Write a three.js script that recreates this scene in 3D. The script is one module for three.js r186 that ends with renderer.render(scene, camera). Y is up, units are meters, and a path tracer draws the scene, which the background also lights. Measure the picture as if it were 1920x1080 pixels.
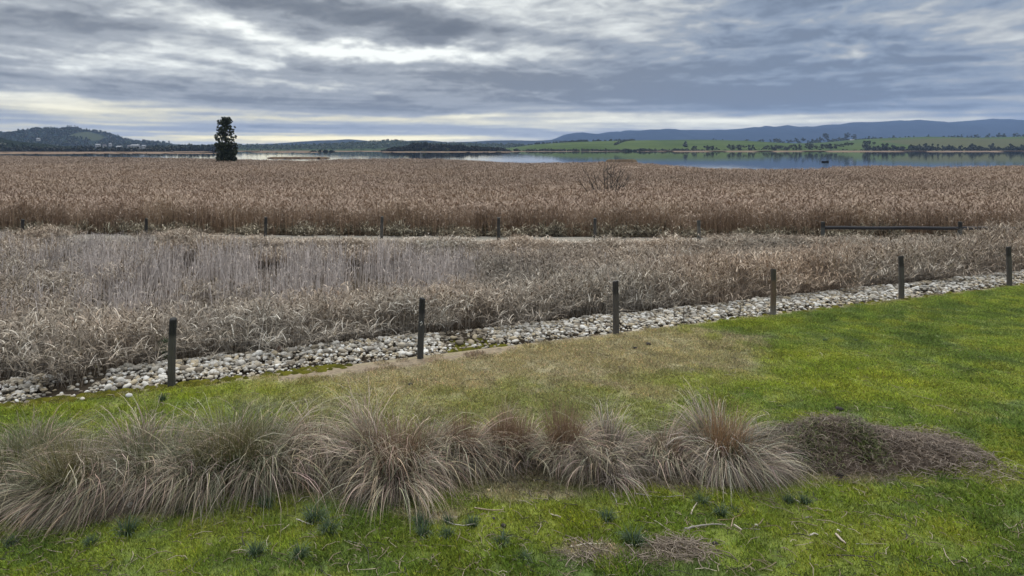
import * as THREE from 'three';
import { mergeVertices } from 'three/addons/utils/BufferGeometryUtils.js';

// ---------------------------------------------------------------- camera, sky, sun, air, exposure
const EYE = 4.2, F = 1193, CX = 820, CY = 278;           // eye height, lens in photo pixels, lens axis in the photo
const WATER = -0.7;
const scene = new THREE.Scene();
const camera = new THREE.PerspectiveCamera(2 * Math.atan(540 / F) * 180 / Math.PI, 1920 / 1080, 0.1, 20000);
camera.position.set(0, EYE, 0);
camera.lookAt(0, EYE, -10);
camera.setViewOffset(1920, 1080, 960 - CX, 540 - CY, 1920, 1080);
const renderer = new THREE.WebGLRenderer({ antialias: true });
renderer.setSize(1024, 576);
renderer.toneMapping = THREE.LinearToneMapping;
renderer.toneMappingExposure = 1.12;
renderer.shadowMap.enabled = true;

function mulberry(a) { return () => { a |= 0; a = a + 0x6D2B79F5 | 0; let t = Math.imul(a ^ a >>> 15, 1 | a); t = t + Math.imul(t ^ t >>> 7, 61 | t) ^ t; return ((t ^ t >>> 14) >>> 0) / 4294967296; }; }
const hash = (x, y) => { let h = Math.imul(x, 374761393) + Math.imul(y, 668265263) | 0; h = Math.imul(h ^ h >>> 13, 1274126177); return ((h ^ h >>> 16) >>> 0) / 4294967296; };
function noise(x, y) {
  const xi = Math.floor(x), yi = Math.floor(y); let fx = x - xi, fy = y - yi;
  fx = fx * fx * fx * (fx * (fx * 6 - 15) + 10); fy = fy * fy * fy * (fy * (fy * 6 - 15) + 10);
  const a = hash(xi, yi), b = hash(xi + 1, yi), c = hash(xi, yi + 1), d = hash(xi + 1, yi + 1);
  return a + (b - a) * fx + (c - a) * fy + (a - b - c + d) * fx * fy;
}
function fbm(x, y, o = 4, g = .5) { let s = 0, a = 0.5, n = 0; for (let i = 0; i < o; i++) { s += a * noise(x, y); n += a; a *= g; x = x * 2.03 + 17.7; y = y * 2.03 + 9.2; } return s / n; }
const clamp = (x, a = 0, b = 1) => Math.min(b, Math.max(a, x));
const smooth = (a, b, x) => { x = clamp((x - a) / (b - a)); return x * x * (3 - 2 * x); };
const lerp = (a, b, t) => a + (b - a) * t;
const mix3 = (a, b, t) => [lerp(a[0], b[0], t), lerp(a[1], b[1], t), lerp(a[2], b[2], t)];
function table(pts, x) { if (x <= pts[0][0]) return pts[0][1]; for (let i = 1; i < pts.length; i++) if (x <= pts[i][0]) { const [x0, y0] = pts[i - 1], [x1, y1] = pts[i]; return lerp(y0, y1, (x - x0) / (x1 - x0)); } return pts[pts.length - 1][1]; }

const sunAz = -10 * Math.PI / 180, sunEl = 40 * Math.PI / 180;
const sunDir = new THREE.Vector3(Math.sin(sunAz) * Math.cos(sunEl), Math.sin(sunEl), -Math.cos(sunAz) * Math.cos(sunEl));
function makeSky() {
  const W = 4096, H = 2048, data = new Float32Array(W * H * 4);
  // long breaks and thick bands of the cloud deck: [across, up, half length, half height, amount, slope] in the lens's tangent units x 1193
  const bands = [
    [-390, 232, 130, 17, .42, -.20], [-265, 205, 110, 12, .22, -.16], [-330, 162, 220, 14, .30, -.10], [-110, 178, 120, 17, .85, -.03], [60, 172, 120, 18, .50, -.02], [-230, 184, 110, 10, .35, -.08],
    [-560, 150, 200, 12, .22, -.07], [-720, 160, 120, 14, .15, -.1], [-330, 122, 240, 7, .26, -.05], [-760, 92, 200, 14, .45, -.08], [-700, 70, 190, 13, .28, -.06], [-640, 40, 200, 12, .16, -.02],
    [-180, 55, 300, 6, .30, 0], [-120, 18, 330, 5.5, .62, 0], [-470, 20, 110, 5, .25, 0], [90, 60, 60, 5, .38, 0], [380, 57, 330, 9, .36, .0], [640, 50, 260, 12, .34, .02], [200, 47, 260, 5, .2, 0],
    [330, 215, 150, 20, .18, -.08], [560, 225, 140, 16, .22, -.06], [480, 175, 130, 14, .10, .04], [200, 160, 100, 14, .12, 0], [250, 262, 150, 14, .10, -.05], [700, 185, 160, 14, .10, 0], [640, 128, 120, 6, .10, 0],
    [-90, 240, 360, 26, -.36, -.14], [130, 225, 240, 20, -.26, -.10], [-780, 198, 90, 11, -.26, -.1], [-620, 238, 150, 12, -.10, -.12], [-150, 142, 330, 12, -.24, -.05], [-560, 112, 260, 9, -.22, -.08], [-330, 88, 340, 10, -.20, -.05],
    [60, 98, 520, 22, -.22, -.01], [430, 150, 330, 20, -.22, .03], [480, 110, 420, 22, -.24, 0], [600, 88, 300, 12, -.14, 0], [-260, 40, 280, 7, -.20, 0], [180, 26, 190, 8, -.16, 0], [790, 205, 120, 22, -.22, -.1], [-480, 60, 90, 8, -.06, 0],
  ];
  const ax = Math.sin(.68), az_ = Math.cos(.68);          // the wind's direction, along which the cloud rolls run
  for (let j = H / 2 - 2; j < H; j++) {
    const el = Math.max(.0008, ((j + .5) / H - .5) * Math.PI), te = Math.tan(Math.min(el, 1.5)), ce = Math.cos(el);
    for (let i = 0; i < W; i++) {
      const phi = ((i + .5) / W - .5) * 2 * Math.PI, dx = Math.cos(phi), dz = Math.sin(phi);
      const k = 1 / (Math.sin(el) + .035), px = dx * ce * k, pz = -dz * ce * k;
      const along = px * ax + pz * az_, across = px * az_ - pz * ax;
      const w1 = fbm(along * .35 + 3, across * .8 + 5, 3) - .5;
      let t = .40 + .55 * (fbm(along * .42 + w1 * 1.6, across * .95 + w1 * 1.6, 5) - .5);
      t += .34 * (fbm(along * 1.5 + w1 * 3, across * 2.6 - w1 * 3 + 40, 5) - .5) * smooth(0.02, .14, el);
      const az0 = Math.atan2(dx, -dz), w2 = fbm(az0 * 6 + 31, te * 22 + 3, 4) - .5, lump = fbm(az0 * 9 + w2 * 2.2 + w1 * 2, te * 34 + az0 * 1.5 + w2 * 2.5, 7, .58), roll = 1 - Math.abs(2 * fbm(az0 * 17 + w2 * 3, te * 66 + w2 * 4 + 11, 6, .56) - 1);
      t += (.62 * (lump - .5) + .34 * (roll - .78)) * smooth(.03, .10, te);
      // fine rolls and wisps, kept at an even size in the eye towards the horizon
      const q = Math.log(te + .03), azm = Math.atan2(dx, -dz);
      t += .52 * (fbm(azm * 9 + w1 * 2, q * 13 + azm * 1.2 + w1 * 2, 7, .6) - .5) * smooth(.26, .06, te) + .42 * (fbm(azm * 3.2 + 50, q * 19 + azm * .8, 5, .55) - .5) * smooth(.20, .07, te);
      t += .22 * (fbm(azm * 34 + 7, q * 44 + azm * 4 + w1 * 4, 5, .6) - .5) * smooth(.6, .05, el);
      let warm = 0;
      if (Math.abs(azm) < 1.1 && el < .5) {
        const X = 1193 * Math.tan(azm), Y = 1193 * te / Math.cos(azm), fade = smooth(1.1, .75, Math.abs(azm));
        const jx = 90 * (fbm(azm * 13, q * 11 + 3, 5) - .5), jy = 44 * (fbm(azm * 15 + 9, te * 40, 5, .55) - .5) * clamp((Y - 20) / 150);
        let b = 0;
        for (const [cx, cy, hw, hh, am, sl] of bands) {
          const u = (X + jx - cx) / hw; if (u > 2.6 || u < -2.6) continue;
          const v = (Y + jy - cy - sl * (X - cx)) / hh; if (v > 2.6 || v < -2.6) continue;
          b += am * Math.exp(-u * u - v * v);
        }
        t = lerp(t, .40 + (t - .40) * .82 + b, fade);
        warm = fade * smooth(150, 10, Y) * smooth(.35, .75, t) * (.5 + .7 * smooth(500, -300, X));
      }
      const g = dx * ce * sunDir.x + Math.sin(el) * sunDir.y + dz * ce * sunDir.z;
      t += .16 * smooth(.55, 1, g);
      t += (t > .55 ? .16 : .10) * (fbm(azm * 46 + w1 * 6, te * 150 + azm * 6 + w1 * 8, 4, .6) - .5) * smooth(.02, .12, te);
      t = t < .30 ? .30 - .26 * (1 - Math.exp(-(.30 - t) / .26)) : t; t = clamp(t, .02, 1.15);
      let c = t < .45 ? mix3([.135, .155, .185], [.36, .388, .42], smooth(0.02, .45, t) ) : mix3([.36, .388, .42], [1.0, 1.03, .98], clamp((t - .45) / .55) ** 1.1);
      // thicker and bluer away from the light
      const side = smooth(.05, .55, azm) * smooth(1.5, .9, Math.abs(azm));
      c = mix3(c, [c[0] * .78, c[1] * .89, c[2] * 1.06], side * smooth(.6, .3, t));
      c = mix3(c, [c[0] * 1.18, c[1] * 1.03, c[2] * .68], warm);
      const l0 = (c[0] + c[1] + c[2]) / 3, gr = .75 * smooth(.25, .7, el); c = [lerp(c[0], l0, gr), lerp(c[1], l0, gr), lerp(c[2], l0, gr)];
      const low = 1 + .42 * smooth(.07, .0, el), up = low + 3.4 * smooth(.30, 1.3, el) + .8 * smooth(.6, .98, g) * smooth(.25, .5, el);
      const o = (j * W + i) * 4;
      data[o] = c[0] * up; data[o + 1] = c[1] * up; data[o + 2] = c[2] * up; data[o + 3] = 1;
    }
  }
  for (let j = 0; j < H / 2 - 2; j++) for (let i = 0; i < W; i++) { const o = (j * W + i) * 4; data[o] = .10; data[o + 1] = .10; data[o + 2] = .085; data[o + 3] = 1; }
  const tex = new THREE.DataTexture(data, W, H, THREE.RGBAFormat, THREE.FloatType);
  tex.mapping = THREE.EquirectangularReflectionMapping; tex.magFilter = THREE.LinearFilter; tex.minFilter = THREE.LinearFilter; tex.needsUpdate = true;
  return tex;
}
const sky = makeSky();
scene.background = sky; scene.environment = sky;
const sun = new THREE.DirectionalLight(new THREE.Color(1, .95, .86), 1.5);
sun.position.copy(sunDir).multiplyScalar(200); sun.castShadow = true; sun.shadow.radius = 26;
sun.shadow.camera.left = -60; sun.shadow.camera.right = 60; sun.shadow.camera.top = 60; sun.shadow.camera.bottom = -60; sun.shadow.camera.far = 500; sun.shadow.mapSize.set(2048, 2048);
scene.add(sun, sun.target);
scene.fog = new THREE.FogExp2(new THREE.Color().setRGB(.40, .58, .96), 0.000095);

// ---------------------------------------------------------------- helpers
const used = {};
function numbered(n) { const k = used[n] = (used[n] ?? -1) + 1; return k ? `${n}_${String(k).padStart(3, '0')}` : n; }
function tag(o, label, category, group, kind) { o.userData.label = label; if (category) o.userData.category = category; if (group) o.userData.group = group; if (kind) o.userData.kind = kind; return o; }
function base(name, x, y, z, turn = 0) { const g = new THREE.Group(); g.name = numbered(name); g.position.set(x, y, z); g.rotation.y = turn; scene.add(g); return g; }
function put(name, geo, mat, parent = scene) { const m = new THREE.Mesh(geo, mat); m.name = parent === scene ? numbered(name) : name; m.castShadow = m.receiveShadow = true; parent.add(m); return m; }
// a point on level ground of height y seen at a pixel of the photograph; the way out is -z
const depthAt = (py, y = 0) => (EYE - y) * F / (py - CY);
const xAt = (px, D) => (px - CX) / F * D;
const pxOf = (x, D) => CX + F * x / D;
const spot = (px, py, y = 0) => { const D = depthAt(py, y); return [xAt(px, D), D]; };
class MB {                                                // collects coloured triangles
  constructor() { this.p = []; this.c = []; this.i = []; this.u = []; }
  v(x, y, z, c, u = 0, w = 0) { this.p.push(x, y, z); this.c.push(c[0], c[1], c[2]); this.u.push(u, w); return this.p.length / 3 - 1; }
  tri(a, b, c) { this.i.push(a, b, c); }
  quad(a, b, c, d) { this.i.push(a, b, c, a, c, d); }
  ribbon(pts, w, side, c0, c1, taper = 1) {               // pts [[x,y,z]...]; w half width; side [x,y,z]
    const n = pts.length; let pa = -1, pb = -1;
    for (let k = 0; k < n; k++) {
      const s = k / (n - 1), ww = w * (1 - taper * Math.pow(s, 1.6)), c = mix3(c0, c1, s), q = pts[k];
      if (k === n - 1 && taper >= 1) { const t = this.v(q[0], q[1], q[2], c); this.tri(pa, pb, t); break; }
      const a = this.v(q[0] - side[0] * ww, q[1] - side[1] * ww, q[2] - side[2] * ww, c), b = this.v(q[0] + side[0] * ww, q[1] + side[1] * ww, q[2] + side[2] * ww, c);
      if (k) this.quad(pa, pb, b, a); pa = a; pb = b;
    }
  }
  tube(pts, r0, r1, c0, c1, sides = 5) {
    const n = pts.length, rings = []; let up = [0.31, 0.11, .94];
    for (let k = 0; k < n; k++) {
      const a = pts[Math.max(0, k - 1)], b = pts[Math.min(n - 1, k + 1)];
      const t = new THREE.Vector3(b[0] - a[0], b[1] - a[1], b[2] - a[2]).normalize();
      const s = new THREE.Vector3(...up).cross(t); if (s.lengthSq() < 1e-4) s.set(1, 0, 0).cross(t); s.normalize();
      const n2 = t.clone().cross(s), r = lerp(r0, r1, k / (n - 1)), c = mix3(c0, c1, k / (n - 1)), ring = [];
      for (let q = 0; q < sides; q++) { const f = q / sides * 2 * Math.PI, x = Math.cos(f) * r, y = Math.sin(f) * r; ring.push(this.v(pts[k][0] + s.x * x + n2.x * y, pts[k][1] + s.y * x + n2.y * y, pts[k][2] + s.z * x + n2.z * y, c)); }
      if (k) for (let q = 0; q < sides; q++) { const q2 = (q + 1) % sides, p = rings[k - 1]; this.quad(p[q], p[q2], ring[q2], ring[q]); }
      rings.push(ring);
    }
    for (const [ring, p, c] of [[rings[0], pts[0], c0], [rings[n - 1], pts[n - 1], c1]]) { const m = this.v(p[0], p[1], p[2], c); for (let q = 0; q < sides; q++) this.tri(m, ring[q], ring[(q + 1) % sides]); }
  }
  geo() {
    const g = new THREE.BufferGeometry();
    g.setAttribute('position', new THREE.Float32BufferAttribute(this.p, 3)); g.setAttribute('color', new THREE.Float32BufferAttribute(this.c, 3)); g.setAttribute('uv', new THREE.Float32BufferAttribute(this.u, 2));
    g.setIndex(this.i); g.computeVertexNormals(); return g;
  }
  build(name, mat, parent = scene) { return put(name, this.geo(), mat, parent); }
}
const dryMat = new THREE.MeshStandardMaterial({ vertexColors: true, roughness: .75, side: THREE.DoubleSide });
const leafMat = new THREE.MeshStandardMaterial({ vertexColors: true, roughness: .6, side: THREE.DoubleSide });
const earthMat = new THREE.MeshPhysicalMaterial({ vertexColors: true, roughness: 1, specularIntensity: 0, side: THREE.DoubleSide });
function scatter(name, geo, mat, list, parent) {          // list of [x, y, z, turn, sx, sy, sz, [r,g,b], tiltx]
  const im = new THREE.InstancedMesh(geo, mat, list.length); im.name = name; im.castShadow = im.receiveShadow = true;
  const o = new THREE.Object3D(), c = new THREE.Color();
  list.forEach((q, k) => { o.position.set(q[0], q[1], q[2]); o.rotation.set(q[8] || 0, q[3], 0); o.scale.set(q[4], q[5], q[6]); o.updateMatrix(); im.setMatrixAt(k, o.matrix); im.setColorAt(k, c.setRGB(...q[7])); });
  parent.add(im); return im;
}

// ---------------------------------------------------------------- the lie of the land
// fence frame: s runs along the near posts, t away from the lawn over the stones
const A = spot(322, 725), B = spot(1450, 590);
const fl = Math.hypot(B[0] - A[0], B[1] - A[1]), ex = (B[0] - A[0]) / fl, ez = (B[1] - A[1]) / fl;
const toST = (x, D) => [(x - A[0]) * ex + (D - A[1]) * ez, -(x - A[0]) * ez + (D - A[1]) * ex];
const fromST = (s, t) => [A[0] + s * ex - t * ez, A[1] + s * ez + t * ex];
const pathD = x => 28.95 - .04 * x;
const shoreD = px => 2.8 * F / (table([[-600, 290], [0, 291], [150, 293], [350, 295.5], [440, 297], [560, 300], [640, 297], [740, 296], [850, 297.5], [930, 302], [1000, 304], [1130, 302], [1200, 304], [1270, 309], [1330, 313], [1420, 315], [1520, 313.5], [1580, 310.5], [1640, 309], [1750, 311], [2100, 306]], px) - CY);
function groundH(x, D) {
  const [s, t] = toST(x, D);
  if (t < 0) return .05 * (fbm(x * .5 + 9, D * .5, 3) - .5) * smooth(0, -1.5, t) ;
  let h = -.10 * smooth(0, .6, t);
  h = lerp(h, -.48, smooth(1.5, 3.6, t));
  h += .08 * (fbm(x * .4, D * .4, 2) - .5) * smooth(2, 5, t);
  const pd = Math.abs(D - pathD(x)); h = lerp(h, .0, smooth(4.2, 1.7, pd) * (t > 3 ? 1 : 0));
  if (D > 45) h = lerp(h, -1.6, smooth(-6, 18, D - shoreD(pxOf(x, D))));
  return h;
}
const C = { mud: [.045, .038, .03], brown: [.10, .075, .05] };
{ // marsh ground: a fan of rows that widen with distance
  const mb = new MB(), rows = []; for (let D = 1.5; D < 36; D += .3) rows.push(D); for (let D = 36; D < 480; D *= 1.035) rows.push(D);
  const N = 300; rows.forEach((D, r) => { for (let k = 0; k <= N; k++) { const x = lerp(-1.5, 1.7, k / N) * (D + 8), t = toST(x, D)[1]; const n = fbm(x * 2, D * 2, 3);
    mb.v(x, t < .02 ? -.12 : groundH(x, D) - .012, -D, mix3([.04, .034, .027], [.085, .068, .05], n)); if (r && k) { const q = mb.p.length / 3 - 1; mb.quad(q - N - 2, q - 1, q, q - N - 1); } } });
  tag(mb.build('marsh_ground', earthMat), 'dark muddy ground under the reeds', 'ground', null, 'structure');
}
// the lawn: green, yellowed, tan and worn patches that stay where they are
const inPx = (x, D, cx, cy, rx, ry) => { const px = pxOf(x, D), py = CY + EYE * F / D; const u = (px - cx) / rx, v = (py - cy) / ry; return u * u + v * v; };
const around = (x, D, p, r1, r2) => Math.hypot((x - p[0]) / r1, (D - p[1]) / r2);
const pTan = [[spot(600, 702), 2.0, .8], [spot(800, 688), 2.4, 1.4], [spot(1000, 662), 2.8, 2.0], [spot(1180, 648), 2.4, 2.2], [spot(1265, 652), 1.9, 1.9]];
const pYel = [[spot(430, 730), 2.2, .5, 1], [spot(1530, 668), 1.2, .5, .9], [spot(1360, 715), 1.2, .45, .7], [spot(1000, 965), 1.3, .5, 1], [spot(850, 1010), 1.0, .4, .6], [spot(1600, 720), 1.6, 1.0, .6], [spot(1390, 605), 1.4, .5, .8], [spot(130, 765), 1.6, .3, .8], [spot(1250, 925), .9, .25, .5], [spot(1580, 1000), .9, .5, .6]];
const pDry = [[spot(800, 962), .42, .12, 1], [spot(1230, 735), .9, .3, .6], [spot(1120, 1035), .35, .12, .9], [spot(1265, 1030), .35, .16, 1], [spot(980, 925), .9, .12, .8], [spot(700, 745), 2.2, .6, .35], [spot(250, 965), .4, .12, .6], [spot(1560, 895), .8, .14, .6]];
const worn = [[spot(540, 708), spot(800, 676)], [spot(800, 676), spot(960, 652)]];
function lawnColor(x, D) {
  const n1 = fbm(x * .55 + 3, D * .8 + 1, 4), n2 = fbm(x * 2.3, D * 3.1 + 8, 4), n3 = fbm(x * 9, D * 11, 3);
  let c = mix3([.092, .140, .020], [.160, .205, .024], clamp((n1 - .5) * 2.4 + .5));
  c = mix3(c, [.20, .215, .026], smooth(.50, .72, n2) * .55);
  c = mix3(c, [.052, .095, .018], smooth(.48, .30, n2) * .6);
  const px = pxOf(x, D);
  const mid = smooth(8.8, 10, D); c = mix3(c, [.20, .195, .085], mid * .55 * smooth(1360, 1150, px) * smooth(430, 700, px) + mid * .12);
  let k = 0; for (const [p, a, b] of pTan) k = Math.max(k, smooth(1.25, .55, around(x, D, p, a, b) + (n2 - .5) * 1.1));
  c = mix3(c, mix3([.235, .20, .120], [.325, .275, .175], n3), k * .70);
  for (const [p, a, b, m] of pYel) c = mix3(c, [.20, .225, .016], m * .6 * smooth(1.3, .4, around(x, D, p, a, b) + (n2 - .5) * 1.4));
  for (const [p, a, b, m] of pDry) c = mix3(c, [.30, .255, .16], m * .85 * smooth(1.3, .6, around(x, D, p, a, b) + (n2 - .5) * 1.4));
  const [s, t] = toST(x, D); let earth = 0;
  for (const [a, b] of worn) { const l2 = (b[0] - a[0]) ** 2 + (b[1] - a[1]) ** 2, u = clamp(((x - a[0]) * (b[0] - a[0]) + (D - a[1]) * (b[1] - a[1])) / l2), d = Math.hypot(x - a[0] - u * (b[0] - a[0]), D - a[1] - u * (b[1] - a[1])); earth = Math.max(earth, smooth(.30, .10, d + (n2 - .5) * .25)); }
  earth = Math.max(earth, .7 * smooth(-.16, -.02, t + (n2 - .5) * .2));
  c = mix3(c, [.20, .155, .105], earth * .9);
  c = c.map(v => v * (1.2 + .22 * mid));
  // litter beneath the row of tussocks
  const row = table([[-200, 7.3], [100, 7.55], [400, 8.05], [750, 8.05], [950, 8.3], [1180, 8.2], [1380, 8.25], [1560, 8.6], [1900, 8.8]], px);
  const lit = smooth(.62, .25, Math.abs(D - row) + (n2 - .5) * .5) * smooth(1800, 1680, px); c = mix3(c, [.125, .095, .068], lit * .85);
  return [c, Math.max(earth, lit * .35, 0)];
}
{
  const x0 = -26, x1 = 40, d0 = -6, d1 = 30, W = 2048, H = 1408, data = new Uint8Array(W * H * 4), enc = v => Math.round(255 * Math.pow(clamp(v), 1 / 2.2));
  for (let j = 0; j < H; j++) for (let i = 0; i < W; i++) { const x = lerp(x0, x1, (i + .5) / W), D = lerp(d0, d1, (j + .5) / H); const f = .55 + .5 * hash(i, j), c = lawnColor(x, D)[0], o = (j * W + i) * 4; data[o] = enc(c[0] * f); data[o + 1] = enc(c[1] * f); data[o + 2] = enc(c[2] * f); data[o + 3] = 255; }
  const tex = new THREE.DataTexture(data, W, H, THREE.RGBAFormat); tex.colorSpace = THREE.SRGBColorSpace; tex.magFilter = THREE.LinearFilter; tex.needsUpdate = true;
  const mb = new MB(), NS = 240, NT = 110; for (let j = 0; j <= NT; j++) for (let i = 0; i <= NS; i++) { const s = lerp(-22, 36, i / NS), t = lerp(-22, .06, j / NT), [x, D] = fromST(s, t); mb.v(x, groundH(x, D) + (t > 0 ? -.004 : 0), -D, [1, 1, 1], (x - x0) / (x1 - x0), (D - d0) / (d1 - d0)); if (i && j) { const q = mb.p.length / 3 - 1; mb.quad(q - NS - 2, q - 1, q, q - NS - 1); } }
  tag(mb.build('lawn', new THREE.MeshStandardMaterial({ map: tex, roughness: .95, side: THREE.DoubleSide })), 'green and tan mown lawn between the viewer and the stones', 'lawn', null, 'structure');
}
{ // gravel path on its low bank
  const mb = new MB(), N = 160; for (let k = 0; k <= N; k++) { const x = lerp(-60, 70, k / N); for (let j = 0; j <= 6; j++) { const o = lerp(-1.15, 1.15, j / 6) + .12 * (fbm(x * .8, j, 2) - .5), D = pathD(x) + o, n = fbm(x * 3, D * 3, 3); mb.v(x, .04 + .03 * (1 - (o / 1.15) ** 2), -D, mix3([.20, .185, .155], [.34, .32, .28], n * .8 + .1 * (1 - Math.abs(o)))); if (k && j) { const q = mb.p.length / 3 - 1; mb.quad(q - 8, q - 1, q, q - 7); } } }
  tag(mb.build('gravel_path', earthMat), 'pale gravel path running across between the two reed beds', 'path', null, 'structure');
}
{ // open water
  const W = 512, data = new Uint8Array(W * W * 4); for (let j = 0; j < W; j++) for (let i = 0; i < W; i++) { const a = i / W, b = j / W; let h = 0; for (const [u, v, p, m] of [[3, 7, 1, 1], [-5, 9, 2, .8], [8, 15, .5, .6], [-13, 22, 4, .4], [17, 31, 2.2, .3], [-23, 45, .3, .25]]) h += m * Math.sin(2 * Math.PI * (u * a + v * b) + p); const q = Math.round(127 + 36 * h); const o = (j * W + i) * 4; data[o] = data[o + 1] = data[o + 2] = clamp(q, 0, 255); data[o + 3] = 255; }
  const tex = new THREE.DataTexture(data, W, W, THREE.RGBAFormat); tex.wrapS = tex.wrapT = THREE.RepeatWrapping; tex.magFilter = THREE.LinearFilter; tex.repeat.set(1, 1); tex.needsUpdate = true;
  const g = new THREE.PlaneGeometry(9000, 6990); g.rotateX(-Math.PI / 2); const uv = g.attributes.uv; for (let k = 0; k < uv.count; k++) uv.setXY(k, uv.getX(k) * 900, uv.getY(k) * 699);
  const m = put('lake_water', g, new THREE.MeshPhysicalMaterial({ color: new THREE.Color().setRGB(.018, .026, .030), roughness: .02, metalness: 0, ior: 1.33, bumpMap: tex, bumpScale: .0012 })); m.position.set(0, WATER, -3510);
  tag(m, 'still grey-blue lake water reflecting the hills and clouds', 'lake', null, 'structure');
}

// ---------------------------------------------------------------- far shore, hills
function hill(pts, D, reach, c0, c1, label, o = {}) {      // pts: skyline in photo pixels at distance D; the slope starts `reach` metres nearer
  const mb = new MB(), NX = o.nx || 220, NY = 26, xa = pts[0][0], xb = pts[pts.length - 1][0];
  const hAt = (px, v) => { const top = (CY - table(pts, px)) / F * D + EYE; const p = v < .62 ? Math.sin(v / .62 * Math.PI / 2) ** (o.pow || 1.2) : Math.cos((v - .62) / .38 * Math.PI / 2); return lerp(-1.5, top, p); };
  const at = (px, v) => { const d = D + (v - .62) * reach / .62, x = (px - CX) / F * D * lerp(1, d / D, .6); const n = fbm(x / D * 30 + 5, d / reach * 5, 5) - .5; const vv = clamp(v / .62); let y = hAt(px, v); y += n * (o.rough || .10) * Math.max(0, y) * (v < .62 ? 1 - vv ** 6 * .8 : .3); return [x, y, -d]; };
  for (let j = 0; j <= NY; j++) for (let i = 0; i <= NX; i++) { const px = lerp(xa, xb, i / NX), v = j / NY, q = at(px, v); const n = fbm(q[0] / D * (o.grain || 60), q[2] / D * (o.grain || 60), 5); let c = mix3(c0, c1, clamp((n - .5) * 2.2 + .5)); if (o.paint) c = o.paint(px, v, c, n); mb.v(q[0], q[1], q[2], c); if (i && j) { const k = mb.p.length / 3 - 1; mb.quad(k - NX - 2, k - 1, k, k - NX - 1); } }
  tag(mb.build(o.name || 'hill', earthMat), label, o.cat || 'hill', null, 'structure'); return at;
}
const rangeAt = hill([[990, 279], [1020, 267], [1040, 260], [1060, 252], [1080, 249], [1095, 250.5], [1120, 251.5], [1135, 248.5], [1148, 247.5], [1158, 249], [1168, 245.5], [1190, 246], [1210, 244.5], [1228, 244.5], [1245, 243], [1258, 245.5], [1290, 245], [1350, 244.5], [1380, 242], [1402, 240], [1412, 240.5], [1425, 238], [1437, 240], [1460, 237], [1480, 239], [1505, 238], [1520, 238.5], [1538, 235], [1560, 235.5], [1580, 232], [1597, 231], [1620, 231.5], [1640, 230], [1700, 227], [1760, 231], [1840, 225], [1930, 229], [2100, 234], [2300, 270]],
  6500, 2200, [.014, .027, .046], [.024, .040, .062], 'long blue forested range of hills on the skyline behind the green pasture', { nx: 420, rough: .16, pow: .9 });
hill([[380, 278], [440, 272], [520, 269], [560, 266], [600, 263.5], [630, 263], [655, 261], [685, 263.5], [700, 267], [760, 264.5], [800, 263], [840, 267], [880, 266], [920, 263.5], [960, 263], [1000, 264], [1040, 262], [1090, 266], [1150, 276]], 4800, 1200, [.018, .027, .030], [.030, .038, .036], 'low hazy blue ridge in the middle of the skyline', { nx: 260 });
const leftHill = hill([[-420, 262], [-200, 252], [-60, 254], [0, 250], [25, 252], [50, 251.5], [70, 245], [90, 242.5], [120, 243], [150, 243.5], [165, 246], [190, 248], [215, 254], [235, 262], [260, 266], [300, 269], [360, 272], [420, 278]], 2500, 800, [.018, .027, .026], [.030, .040, .034], 'rounded wooded hill with a bare paddock on its right slope', { nx: 260, paint: (px, v, c, n) => (px > 176 && px < 226 && v > .30 && v < .52 - (px - 176) * .0016) ? mix3(c, [.075, .088, .05], .7) : c });
const midRidge = hill([[300, 279], [400, 273], [480, 272], [560, 272.5], [620, 270.5], [680, 267], [720, 264.5], [745, 263.5], [770, 266], [820, 268], [900, 270], [980, 271.5], [1060, 276], [1100, 279]], 2200, 520, [.022, .031, .022], [.038, .048, .030], 'wooded middle ridge behind the dark island', { nx: 260, paint: (px, v, c, n) => v < .12 ? mix3(c, [.05, .075, .03], smooth(.12, .05, v)) : c });
const pasture = hill([[930, 280], [960, 276.5], [1000, 271], [1060, 267], [1130, 264.5], [1165, 264], [1200, 263.3], [1300, 262.5], [1370, 264], [1420, 267], [1470, 269], [1520, 268.5], [1560, 266], [1600, 262], [1640, 260], [1720, 257], [1800, 259], [1930, 256], [2200, 264]], 1750, 720, [.054, .082, .030], [.082, .112, .042], 'bright green pasture rising from the right-hand shore', { name: 'pasture_hill', nx: 260, rough: .05, grain: 25, pow: 1.0,
  paint: (px, v, c, n) => { if (px > 1010 && px < 1200 && v > .3) c = mix3(c, [.095, .125, .04], .45); if (px > 1580 && v < .35) c = mix3(c, [.10, .095, .055], .7); return c; } });
hill([[-600, 276], [-300, 268], [-100, 262], [0, 257], [10, 262], [40, 266], [75, 269], [110, 273], [160, 277], [230, 279]], 1050, 180, [.014, .020, .014], [.022, .029, .020], 'dark wooded headland at the left-hand shore', { nx: 120 });
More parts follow.
